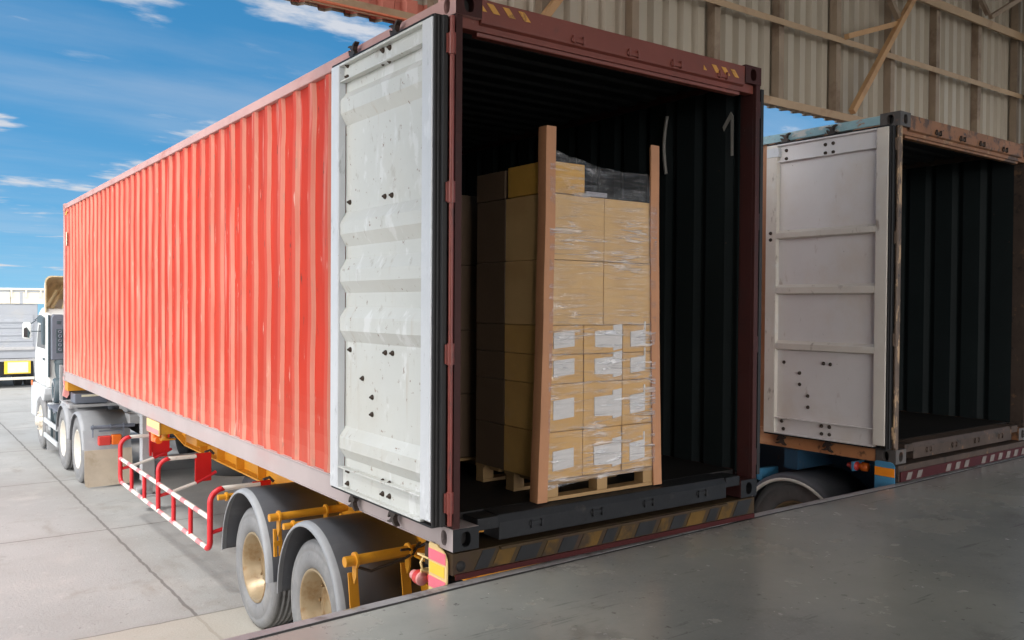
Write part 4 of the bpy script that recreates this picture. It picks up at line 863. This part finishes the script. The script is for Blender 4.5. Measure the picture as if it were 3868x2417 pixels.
for x, y, m_ in ((0.075, 0.42, 'lamppink'), (0.095, 0.335, 'lamporange')):
    b = MB(); b.lathe([(-0.012, 0.0), (-0.009, 0.020), (0.0, 0.038), (0.05, 0.040), (0.055, 0.030), (0.09, 0.02)], (x, y, -0.080), 'y', 20); part(b, 'tail_lamp', 'lampred' if m_ == 'lamppink' else 'lamporange', t2)
b = MB(); b.box(0.02, 0.2, 0.43, 0.445, -0.12, -0.04); part(b, 'lamp_bracket', 'plateblue', t2)
for y in (1.02, 2.34):
    make_wheel(t2, 0.06, y, gz(y)+WR+0.06, WR+0.04, 'rim', 'tyre', 1); make_wheel(t2, CW-0.06, y, gz(y)+WR+0.06, WR+0.04, 'rim', 'tyre', -1)
    part(arc_fender(y+0.005, -0.86, 0.60, 0.63, 0.05, PI-0.05, -0.03, 0.62, 0.09, 0.05), 'fender', ['fender', 'fender'], t2, recalc=False)
    b = MB(); P = [(-0.020, y+0.005+0.548*math.cos(a), -0.86+0.572*math.sin(a)) for a in [PI*(0.06+0.88*i/30) for i in range(31)]]; b.tube(P, 0.017, 8); part(b, 'fender_edge', 'whiteline', t2)
    b = MB(); b.box(0.03, 0.30, y+0.36, y+0.42, -0.36, -0.25); part(b, 'fender_bracket', 'plateblue', t2, 0.01)
    b = MB(); b.tube([(0.5, y, -0.86), (CW-0.5, y, -0.86)], 0.075, 12); part(b, 'axle', 'darksteel', t2)

# ------------------------------------------------------------------ tractor
GT = -1.455
tk = thing('tractor_truck', 'white cab tractor truck coupled to the front of the yellow trailer', 'truck', (1.2, 12.9, GT), off=(-1.2, -12.9, -GT))
for x in (0.76, 1.58):
    b = MB(); b.box(x, x+0.09, 9.75, 15.6, -0.72, -0.47); part(b, 'frame_rail', 'darksteel', tk)
b = MB(); b.prism([(9.95, -0.38), (10.5, -0.33), (11.9, -0.33), (11.9, -0.40), (9.95, -0.44)], 'x', 0.72, 1.7); b.box(0.74, 1.7, 10.9, 11.6, -0.47, -0.40); b.box(0.60, 0.76, 10.2, 10.5, -0.55, -0.40); part(b, 'fifth_wheel', 'steel', tk, 0.01)
DR = 0.51
for y in (10.74, 12.06):
    make_wheel(tk, -0.035, y, GT+DR, DR, 'rimwhite', 'tyre', 1); make_wheel(tk, 2.44, y, GT+DR, DR, 'rimwhite', 'tyre', -1)
    for x0, x1 in ((-0.055, 0.60), (1.82, 2.46)):
        part(arc_fender(y, GT+DR, 0.60, 0.575, 0.12, PI-0.12, x0, x1, 0.05, 0.04), 'fender', ['tfender', 'fenderlip'], tk, recalc=False)
make_wheel(tk, -0.03, 14.66, GT+DR, DR, 'rimwhite', 'tyre', 1, False, True); make_wheel(tk, 2.44, 14.66, GT+DR, DR, 'rimwhite', 'tyre', -1, False, True)
# rear apron of the fender, rod, lamp, flap
for x0, x1 in ((-0.045, 0.60), (1.82, 2.45)):
    b = MB(); b.prism([(10.17, -0.62), (10.06, -0.88), (10.05, -0.88), (10.155, -0.60)], 'x', x0, x1); part(b, 'fender_apron', 'tfender', tk)
    b = MB(); b.prism([(x0+0.0, -0.875), (x1, -0.875), (x1+0.01, -1.10), (x1-0.01, -1.38), (x1-0.05, -1.41), (x0+0.05, -1.415), (x0+0.01, -1.39), (x0, -1.30)], 'y', 10.035, 10.047); part(b, 'mud_flap', 'flap', tk)
    b = MB(); b.tube([(x0+0.08, 10.0, -0.535), (x1+0.03, 10.0, -0.535)], 0.027, 12)
    for q in (0.10, 0.34, 0.52): b.tube([(x0+q, 10.0, -0.535), (x0+q+0.012, 10.0, -0.535)], 0.042, 12)
    b.box(x0+0.10, x0+0.112, 9.99, 10.05, -0.68, -0.53); b.box(x0+0.19, x0+0.50, 9.985, 10.04, -0.605, -0.59); b.box(x0+0.52, x0+0.532, 9.99, 10.05, -0.68, -0.53)
    part(b, 'fender_rod', 'cabgrey', tk)
    b = MB(); b.box(x0+0.17, x0+0.345, 9.95, 10.04, -0.805, -0.665); lp = part(b, 'tail_lamp', 'lampred', tk, 0.02, seg=3)
    b = MB(); b.box(x0+0.35, x0+0.49, 9.945, 10.04, -0.805, -0.655); part(b, 'lamp_lens', 'lamporange', lp, 0.02, seg=3)
    b = MB(); b.box(x0+0.47, x0+0.50, 9.96, 10.04, -0.80, -0.70); part(b, 'lamp_lens', 'lampred', lp, 0.01)
# battery box, tanks, double side bar
b = MB(); b.box(0.03, 0.55, 13.95, 14.16, -1.06, -0.56); part(b, 'battery_box', 'bumpergrey', tk, 0.02)
for y in (12.92, 13.22, 13.52):
    b = MB(); b.tube([(0.04, y, -0.80), (0.07, y, -0.80), (0.62, y, -0.80)], [0.10, 0.13, 0.13], 20); part(b, 'air_tank', 'cabdark', tk)
b = MB(); b.box(0.0, 0.72, 12.72, 14.0, -0.60, -0.575); b.box(0.02, 0.04, 12.75, 13.95, -0.66, -0.60); part(b, 'tank_cover', 'cabgrey', tk, 0.004)
for z in (-0.86, -1.13):
    b = MB(); b.box(-0.045, -0.005, 12.62, 14.10, z-0.045, z+0.04); part(b, 'side_bar', 'bumpergrey', tk, 0.012)
for y in (12.95, 13.5): 
    b = MB(); b.box(-0.004, 0.03, y, y+0.05, -1.17, -0.60); part(b, 'side_bar_post', 'cabdark', tk)
b = MB(); b.prism([(13.98, -1.42), (14.02, -1.42), (14.12, -0.98), (14.08, -0.98)], 'x', 0.0, 0.33); part(b, 'mud_flap', 'steel', tk)
# gantry frame behind the cab
b = MB()
for x in (0.0, 0.9):
    b.box(x, x+0.05, 12.55, 12.60, -0.40, 0.23); b.box(x, x+0.05, 11.62, 12.60, -0.42, -0.36)
b.box(0.05, 0.9, 12.551, 12.599, 0.17, 0.22); b.box(0.05, 0.9, 12.551, 12.599, -0.12, -0.07); b.box(0.05, 1.6, 11.63, 11.70, -0.41, -0.365); b.box(0.0, 1.6, 12.45, 12.549, -0.419, -0.365)
part(b, 'gantry_frame', 'steel', tk, 0.006)
b = MB(); b.box(0.10, 0.60, 11.75, 12.15, -0.36, -0.20); part(b, 'valve_box', 'cabgrey', tk, 0.012)
b = MB(); b.box(0.20, 0.46, 11.74, 11.749, -0.25, -0.215); part(b, 'plate', 'platewhite', tk)
# cab body
cb = MB(); cb.prism([(14.25, -0.30), (14.25, 1.06), (14.34, 1.15), (15.0, 1.17), (15.35, 1.08), (15.86, 0.28), (15.92, -0.30)], 'x', 0.035, 2.41)
cab = part(cb, 'cab', 'cabwhite', tk, 0.05, seg=3)
b = MB(); b.prism([(14.56, 0.42), (14.56, 0.86), (15.24, 0.86), (15.52, 0.42)], 'x', 0.026, 0.034); part(b, 'door_window', 'glass', cab)
b = MB(); b.box(0.028, 0.034, 14.46, 14.475, -0.28, 1.0); b.box(0.02, 0.034, 14.55, 14.70, 0.20, 0.24); part(b, 'door_trim', 'cabdark', cab)
b = MB(); b.prism([(14.44, 0.50), (14.44, 0.98), (14.9, 1.03), (15.2, 0.98), (15.16, 0.90), (14.7, 0.90), (14.6, 0.50)], 'x', -0.01, 0.025); part(b, 'rain_visor', 'cabdark', cab)
b = MB(); b.box(0.045, 0.075, 14.17, 14.249, -0.1, 1.04); part(b, 'rear_pillar_trim', 'cabdark', cab, 0.01)
b = MB(); b.prism([(0.085, 0.23), (0.085, 0.98), (0.12, 1.05), (0.26, 1.05), (0.40, 0.93), (0.52, 0.60), (0.52, 0.23)], 'y', 14.06, 14.249); ai = part(b, 'air_intake', 'cabgrey', cab, 0.015)
b = MB(); b.box(0.16, 0.47, 14.045, 14.059, 0.36, 0.80); b.box(0.17, 0.24, 14.048, 14.059, 0.89, 0.95); part(b, 'intake_grille', 'cabdark', ai, 0.008)
for i in range(5):
    for x in (0.225, 0.335, 0.425):
        b = MB(); b.lathe([(0, 0.034), (-0.012, 0.032), (-0.014, 0.020), (0.0, 0.016), (0.002, 0.0)], (x, 14.044, 0.75-0.082*i), 'y', 14); part(b, 'intake_port', 'cabgrey', ai)
b = MB(); b.tube([(0.28, 14.15, 0.23), (0.28, 14.15, 0.02), (0.30, 14.12, -0.10)], 0.13, 18); b.tube([(0.28, 14.15, 0.20), (0.28, 14.15, 0.16)], 0.145, 18); part(b, 'intake_duct', 'cabdark', cab)
b = MB(); b.lathe([(0.02, 0.10), (0.0, 0.14), (0.0, 0.21), (0.03, 0.235), (0.20, 0.235)], (0.10, 14.0, -0.33), 'x', 28); part(b, 'air_filter', 'cabdark', tk)
b = MB(); b.lathe([(-0.004, 0.15), (-0.008, 0.17), (-0.004, 0.19)], (0.10, 14.0, -0.33), 'x', 28); part(b, 'filter_ring', 'steel', tk)
# wheel arch and corner bumper
b = MB(); b.prism([(14.22, -0.30), (15.9, -0.30), (15.98, -0.42), (16.0, -0.95), (15.35, -0.95), (15.20, -0.66), (14.95, -0.55), (14.35, -0.55), (14.22, -0.42)], 'x', -0.02, 0.32); part(b, 'corner_bumper', 'bumpergrey', tk, 0.02)
b = MB(); b.prism([(14.22, -0.30), (15.9, -0.30), (15.98, -0.42), (16.0, -0.95), (15.35, -0.95), (15.20, -0.66), (14.95, -0.55), (14.35, -0.55), (14.22, -0.42)], 'x', 2.12, 2.46); part(b, 'corner_bumper', 'bumpergrey', tk, 0.02)
b = MB(); b.box(0.32, 2.12, 15.7, 16.0, -1.0, -0.30); part(b, 'front_bumper', 'bumpergrey', tk, 0.03)
b = MB(); b.box(0.33, 2.1, 14.25, 15.69, -0.55, -0.301); part(b, 'engine_block', 'darksteel', tk)
b = MB(); b.box(-0.035, -0.015, 15.74, 15.86, -0.36, -0.26); part(b, 'side_lamp', 'lamporange', tk, 0.006)
# mirror
b = MB(); b.box(-0.215, -0.065, 15.50, 15.62, 0.57, 0.90); mr_ = part(b, 'wing_mirror', 'cabwhite', tk, 0.045, seg=3)
b = MB(); b.prism([(-0.205, 0.61), (-0.205, 0.78), (-0.15, 0.80), (-0.09, 0.70), (-0.105, 0.59)], 'y', 15.494, 15.499); part(b, 'mirror_face', 'mirrorglass', mr_)
b = MB(); b.tube([(-0.075, 15.55, 0.72), (0.045, 15.45, 0.72)], 0.012, 8); b.tube([(-0.075, 15.56, 0.86), (0.045, 15.4, 0.98)], 0.010, 8); part(b, 'mirror_arm', 'cabdark', mr_)
# roof deflector: open shell seen from behind
b = MB(); n = 14; v = []; rows = []
def dsec(y, x0, x1, z0, z1, r):
    P = [(x0, z0)]
    for k in range(7): a = PI-PI/2*k/6; P.append((x0+r+r*math.cos(a), z1-r+r*math.sin(a)))
    for k in range(7): a = PI/2-PI/2*k/6; P.append((x1-r+r*math.cos(a), z1-r+r*math.sin(a)))
    P.append((x1, z0)); return [(x, y, z) for x, z in P]
def shell(ins):
    return [dsec(14.22, 0.0+ins, 2.44-ins, 1.08, 1.765-ins, 0.11), dsec(14.55, 0.03+ins, 2.41-ins, 1.12, 1.75-ins, 0.16), dsec(15.0, 0.14+ins, 2.30-ins, 1.15, 1.62-ins, 0.20), dsec(15.30, 0.30+ins, 2.14-ins, 1.15, 1.36-ins, 0.10)]
S = shell(0); k = len(S[0]); b.add([p for r_ in S for p in r_], [(i*k+j, i*k+j+1, (i+1)*k+j+1, (i+1)*k+j) for i in range(3) for j in range(k-1)], 0, True)
b.add(S[3]+[(0.30, 15.42, 1.10), (2.14, 15.42, 1.10)], [tuple(range(k))]); b.box(0.32, 2.12, 15.25, 15.27, 1.10, 1.20)
df = part(b, 'roof_deflector', 'cabwhite', tk, recalc=False)
b = MB(); S = shell(0.022); b.add([p for r_ in S for p in r_], [(i*k+j, i*k+j+1, (i+1)*k+j+1, (i+1)*k+j) for i in range(3) for j in range(k-1)], 0, True)
b.add([p for p in shell(0)[0]]+[p for p in S[0]], [(j, j+1, k+j+1, k+j) for j in range(k-1)])
b.beam((0.16, 14.5, 1.17), (0.42, 14.9, 1.62), 0.05, 0.03); b.beam((0.34, 14.5, 1.17), (0.52, 14.9, 1.60), 0.04, 0.03); b.beam((0.05, 14.35, 1.2), (0.25, 14.6, 1.5), 0.03, 0.04)
part(b, 'deflector_lining', 'deflin', df, recalc=False)

# ------------------------------------------------------------------ background truck
GY = gz(30)
bt = thing('cargo_truck', 'grey tailgate cargo truck with cream upper sides parked across the yard', 'truck', (0.62, 33, GY), off=(-0.62, -33, -GY))
b = MB(); b.box(-0.60, 1.86, 30.02, 36.5, -0.62, 1.20); bd = part(b, 'cargo_body', 'truckgrey', bt, 0.02)
b = MB(); b.box(-0.42, 1.72, 29.97, 30.02, -0.38, 0.83); tg = part(b, 'tailgate', 'truckgrey', bd, 0.01)
for i, z in enumerate((0.70, 0.52, 0.26, 0.06, -0.14)):
    b = MB(); b.prism([(29.97, z), (29.93, z-0.03), (29.93, z-0.09), (29.97, z-0.13)], 'x', -0.40, 1.70); part(b, 'tailgate_rib', 'truckgrey', tg)
b = MB(); b.box(-0.42, 1.76, 29.90, 29.97, -0.34, -0.22); part(b, 'tailgate_bar', 'steel', tg, 0.02)
b = MB(); b.box(-0.60, 1.86, 29.93, 30.02, -0.72, -0.63); part(b, 'rear_sill', 'steel', bt, 0.01)
b = MB(); b.box(0.28, 1.03, 29.95, 30.0, 1.21, 1.60); b.box(-0.60, 0.26, 29.95, 30.0, 1.21, 1.60); b.box(1.05, 2.1, 29.95, 30.0, 1.21, 1.60); b.box(-0.60, 2.1, 30.0, 36.5, 1.205, 1.72); up = part(b, 'upper_panel', 'cream', bd, 0.008)
b = MB(); b.box(-0.62, 2.12, 29.93, 30.0, 1.67, 1.745); part(b, 'top_beam', 'cream', up, 0.01)
b = MB(); b.box(-0.60, 2.1, 29.975, 30.01, 1.61, 1.66); b.box(1.31, 1.40, 29.94, 29.95, 1.21, 1.6); part(b, 'panel_grey_strips', 'truckgrey', up)  # grey filler under the top beam, plus the grey upright strip
for x in (1.06, 1.50, 1.94):
    b = MB(); b.box(x-0.025, x+0.025, 29.90, 29.93, 1.45, 1.70); b.box(x-0.05, x+0.05, 29.88, 29.93, 1.43, 1.45); part(b, 'panel_hook', 'cream', up)
b = MB(); b.box(0.84, 1.63, 29.90, 29.925, -1.14, -0.70); lp = part(b, 'number_plate', 'plateyel', bt, 0.01)
b = MB(); b.box(0.94, 1.55, 29.885, 29.899, -1.10, -0.74); part(b, 'plate_face', 'platewhite', lp)
b = MB(); b.box(-0.4, 1.74, 29.86, 29.96, -1.34, -1.25); part(b, 'under_bar', 'cream', bt, 0.01)
b = MB(); b.box(-0.45, 1.72, 30.0, 36.4, -1.20, -0.73); part(b, 'chassis', 'black', bt)
for x, sg_ in ((1.80, -1), (-0.55, 1)):
    for y in (30.9, 35.4): make_wheel(bt, x, y, GY+0.5, 0.5, 'rim', 'tyredark', sg_)
b = MB(); b.box(-0.5, 1.76, 36.6, 38.4, -1.0, 1.1); part(b, 'truck_cab', 'cabwhite', bt, 0.08)

# ------------------------------------------------------------------ pallets and cartons
PF = 0.092
FZ = 0.159
pal = thing('pallet', 'wooden pallet under the wrapped carton stack at the container mouth', 'pallet', (1.11, 0.45, FZ), off=(-1.11, -0.45, -FZ))
for y in (PF+0.0, PF+0.33, PF+0.66):
    b = MB(); b.box(0.695, 1.535, y, y+0.085, FZ+0.001, FZ+0.022); part(b, 'bottom_board', 'wood', pal, 0.002)
    for x in (0.695, 1.075, 1.455):
        b = MB(); b.box(x, x+0.08, y+0.002, y+0.083, FZ+0.0225, FZ+0.098); part(b, 'block', 'wood', pal, 0.003)
for i in range(5):
    b = MB(); y = PF+i*0.16; b.box(0.69, 1.54, y, y+0.105, FZ+0.0985, FZ+0.118); part(b, 'deck_board', 'wood', pal, 0.002)
GB = 'cartons stacked on the wrapped pallet'
def carton(x0, x1, y0, y1, z0, z1, m_, label, group=GB, jit=0.002):
    b = MB(); rr = random.Random(int(x0*1000+y0*317+z0*7919))
    g_ = 0.0025; jx, jy = rr.uniform(-jit, jit), rr.uniform(-jit, jit)
    hx, hy, hz = (x1-x0)/2-g_, (y1-y0)/2-g_, (z1-z0)/2-0.0015
    # faces subdivided and bulged a little
    n = 6
    def face(ax, s_):
        a, c = [(1, 2), (0, 2), (0, 1)][ax]; H = (hx, hy, hz); v = []
        for i in range(n+1):
            for j in range(n+1):
                p = [0, 0, 0]; u_, w_ = 2*i/n-1, 2*j/n-1
                p[a] = u_*H[a]; p[c] = w_*H[c]; bul = (1-u_*u_)*(1-w_*w_)*rr_b[ax]
                p[ax] = s_*(H[ax]+bul); v.append(p)
        b.add(v, [(i*(n+1)+j, i*(n+1)+j+1, (i+1)*(n+1)+j+1, (i+1)*(n+1)+j) for i in range(n) for j in range(n)])
    rr_b = [rr.uniform(-0.001, 0.004), rr.uniform(-0.002, 0.0015), 0.0]
    for ax in range(3):
        for s_ in (-1, 1): face(ax, s_)
    # tape flap line on the front (slightly proud strip)
    o = b.build('carton', m_); o.location = ((x0+x1)/2+jx, (y0+y1)/2+jy, (z0+z1)/2)
    bm = bmesh.new(); bm.from_mesh(o.data); bmesh.ops.remove_doubles(bm, verts=bm.verts, dist=1e-5); bmesh.ops.recalc_face_normals(bm, faces=bm.faces); bm.to_mesh(o.data); bm.free()
    md = o.modifiers.new('bevel', 'BEVEL'); md.width = 0.004; md.segments = 2; md.limit_method = 'ANGLE'; md.angle_limit = R(50)
    tag(o, label, 'box', group); return o
LZ = [0.2785, 0.556, 0.832, 1.001, 1.171, 1.543, 1.924]
XL, XR = 0.672, 1.545
rown = ['bottom', 'second', 'third', 'fourth']
cols = [(XL, 0.960, 'left'), (0.960, 1.270, 'middle'), (1.270, XR, 'right')]
def paper(o, poly, y=PF):
    l = o.location; b = MB()
    b.prism([(x-l.x, z-l.z) for x, z in poly], 'y', y-l.y-0.0035, y-l.y+0.0018)
    part(b, 'paper_label', 'paper', o)
YM, YE = 0.500, 0.815
for r_ in range(4):
    for ci, (a, c, nm) in enumerate(cols):
        o = carton(a, c, PF, YM, LZ[r_], LZ[r_+1], 'carton', 'cardboard box with white label, %s row up, %s column of the wrapped stack' % (rown[r_], nm))
        z0 = LZ[r_]; hgt = LZ[r_+1]-z0
        zc = z0+(0.052 if hgt > 0.2 else 0.030); hh = 0.125 if hgt > 0.2 else 0.105
        dz_ = [0.0, 0.016, 0.012, 0.005][r_]; zc += dz_
        if ci == 0: paper(o, [(0.73, zc), (0.885, zc+0.012), (0.884, zc+hh), (0.73, zc+hh-0.012)])
        elif ci == 1: paper(o, [(1.045, zc+0.004), (1.19, zc-0.002), (1.19, zc-0.020), (1.262, zc-0.008), (1.262, zc+hh+0.035), (1.19, zc+hh+0.028), (1.19, zc+hh), (1.042, zc+hh-0.008)])
        else: paper(o, [(1.335, zc), (1.46, zc+0.012), (1.46, zc+hh+0.05), (1.45, zc+hh+0.05), (1.45, zc+hh), (1.333, zc+hh-0.012)])
    carton(XL, 1.10, YM, YE, LZ[r_], LZ[r_+1], 'cartonshade', 'shaded plain carton behind the labelled boxes, %s row up, left side' % rown[r_])
for i, r_ in enumerate((4, 5)):
    nm = ['lower', 'upper'][i]
    carton(XL, 1.113, PF, YM, LZ[r_], LZ[r_+1], 'cartonpale', 'large unlabelled cardboard box, left of the pair in the %s plain row' % nm)
    carton(1.113, XR, PF, YM, LZ[r_], LZ[r_+1], 'cartonpale', 'large unlabelled cardboard box, right of the pair in the %s plain row' % nm)
    carton(XL, 1.10, YM, YE, LZ[r_], LZ[r_+1], 'cartonshade', 'tall shaded carton at the back left of the wrapped stack, %s of two' % nm)
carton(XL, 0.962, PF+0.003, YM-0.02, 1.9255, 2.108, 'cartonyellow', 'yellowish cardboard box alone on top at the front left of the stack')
carton(XL, 0.962, YM+0.0, YE+0.0, 1.9255, 2.10, 'cartonshade', 'dark low carton on top of the stack behind the yellowish box')
o = carton(0.975, 1.145, PF+0.008, YM-0.1, 1.9255, 1.958, 'greybag', 'thin flat pale grey carton on top of the stack beside the yellowish box')
# pale tape strip on the shaded left side of the top box
b = MB(); b.box(XL-0.006, XL-0.001, PF+0.012, PF+0.075, 1.94, 2.10)
tag(b.build('tape_strip', 'paper'), 'pale tape strip down the shaded side of the top left carton', 'tape')
# second stack deeper in the container, nearly lost in the dark
GD = 'dark cartons behind the wrapped pallet'
b = MB()
p2 = thing('pallet', 'dark pallet deeper in the container under the shaded stack', 'pallet', (1.0, 1.5, FZ), off=(-1.0, -1.5, -FZ))
for x in (0.50, 0.98, 1.44):
    b = MB(); b.box(x, x+0.09, 1.0, 1.99, FZ+0.001, FZ+0.10); part(b, 'stringer', 'wood', p2)
b = MB(); b.box(0.50, 1.53, 1.0, 1.99, FZ+0.1005, FZ+0.118); part(b, 'deck_board', 'wood', p2)
zs2 = [0.2785, 0.70, 1.12, 1.54, 2.0]
for i in range(4):
    carton(0.50, 1.02, 1.0, 1.5, zs2[i], zs2[i+1], 'cartonshade', 'shaded brown carton at the front left of the rear stack, %s layer' % ['bottom', 'second', 'third', 'top'][i], GD)
    carton(1.02, 1.53, 1.0, 1.5, zs2[i], zs2[i+1], 'cartonshade', 'shaded brown carton at the front right of the rear stack, %s layer' % ['bottom', 'second', 'third', 'top'][i], GD)
    carton(0.50, 1.02, 1.5, 1.99, zs2[i], zs2[i+1], 'cartonshade', 'shaded brown carton at the far left of the rear stack, %s layer' % ['bottom', 'second', 'third', 'top'][i], GD)
# edge boards: L-shaped brown posts
def edge_board(xa, xb, y, zt, lean, label, s_):
    b = MB(); t = 0.010; wf = 0.070; wsd = 0.075; nz_ = 24; v = []
    L = [(0, 0), (wf, 0), (wf, t), (t, t), (t, wsd), (0, wsd)]
    for k in range(nz_+1):
        f_ = k/nz_; z = 0.002+(zt-FZ-0.002)*f_; bow = 0.010*math.sin(f_*PI)*s_ + 0.003*noise.noise((f_*6, s_, 2))
        for px, py in L: v.append(((xb-xa)*f_+bow+(px if s_ > 0 else -px), py, z))
    f = [tuple(range(5, -1, -1)), tuple(range(nz_*6, nz_*6+6))]+[(k*6+j, k*6+(j+1) % 6, (k+1)*6+(j+1) % 6, (k+1)*6+j) for k in range(nz_) for j in range(6)]
    b.add(v, f); o = b.build('edge_board', 'protector'); o.location = (xa, y, FZ)
    return tag(o, label, 'edge board', 'brown edge boards on the wrapped pallet')
edge_board(0.612, 0.658, PF-0.014, 2.30, 0, 'tall brown cardboard edge post at the near left corner of the wrapped stack', 1)
edge_board(1.603, 1.552, PF-0.014, 2.282, 0, 'narrower looking brown cardboard edge post at the right corner of the wrapped stack', -1)
# stretch film round the stack
m = MB(); nz_ = 60; nx = 48; y0 = PF-0.010
def film_pts(z):
    P = []
    for i in range(nx+1):
        x = 0.685+(1.538-0.685)*i/nx
        P.append((x, y0-0.004+0.005*noise.noise((x*3, z*22, 1))+0.003*noise.noise((x*8, z*50, 5)), z))
    return P
v = []
for k in range(nz_+1):
    f_ = k/nz_
    for i, p in enumerate(film_pts(0.0)):
        zt = 2.17-0.075*math.sin(min(1, i/nx*1.35)*PI/2)+0.012*noise.noise((i*0.2, 0, 0)); zb__ = 0.262-0.035*math.exp(-i/nx*5)+0.010*noise.noise((i*0.25, 3, 0))
        z = zb__+(zt-zb__)*f_; q = film_pts(z)[i]; back = 0.0
        if z > 1.95: back = (z-1.95)*0.15*(0 if i/nx < 0.33 else 1)
        if z < 0.30: back = -0.0
        v.append((q[0], q[1]+back, z))
n = nx+1
m.add(v, [(k*n+i, k*n+i+1, (k+1)*n+i+1, (k+1)*n+i) for k in range(nz_) for i in range(nx)], 0, True)
tag(m.build('stretch_film', 'film', recalc=False), 'clear wrinkled stretch film over the front of the carton stack', 'plastic film')
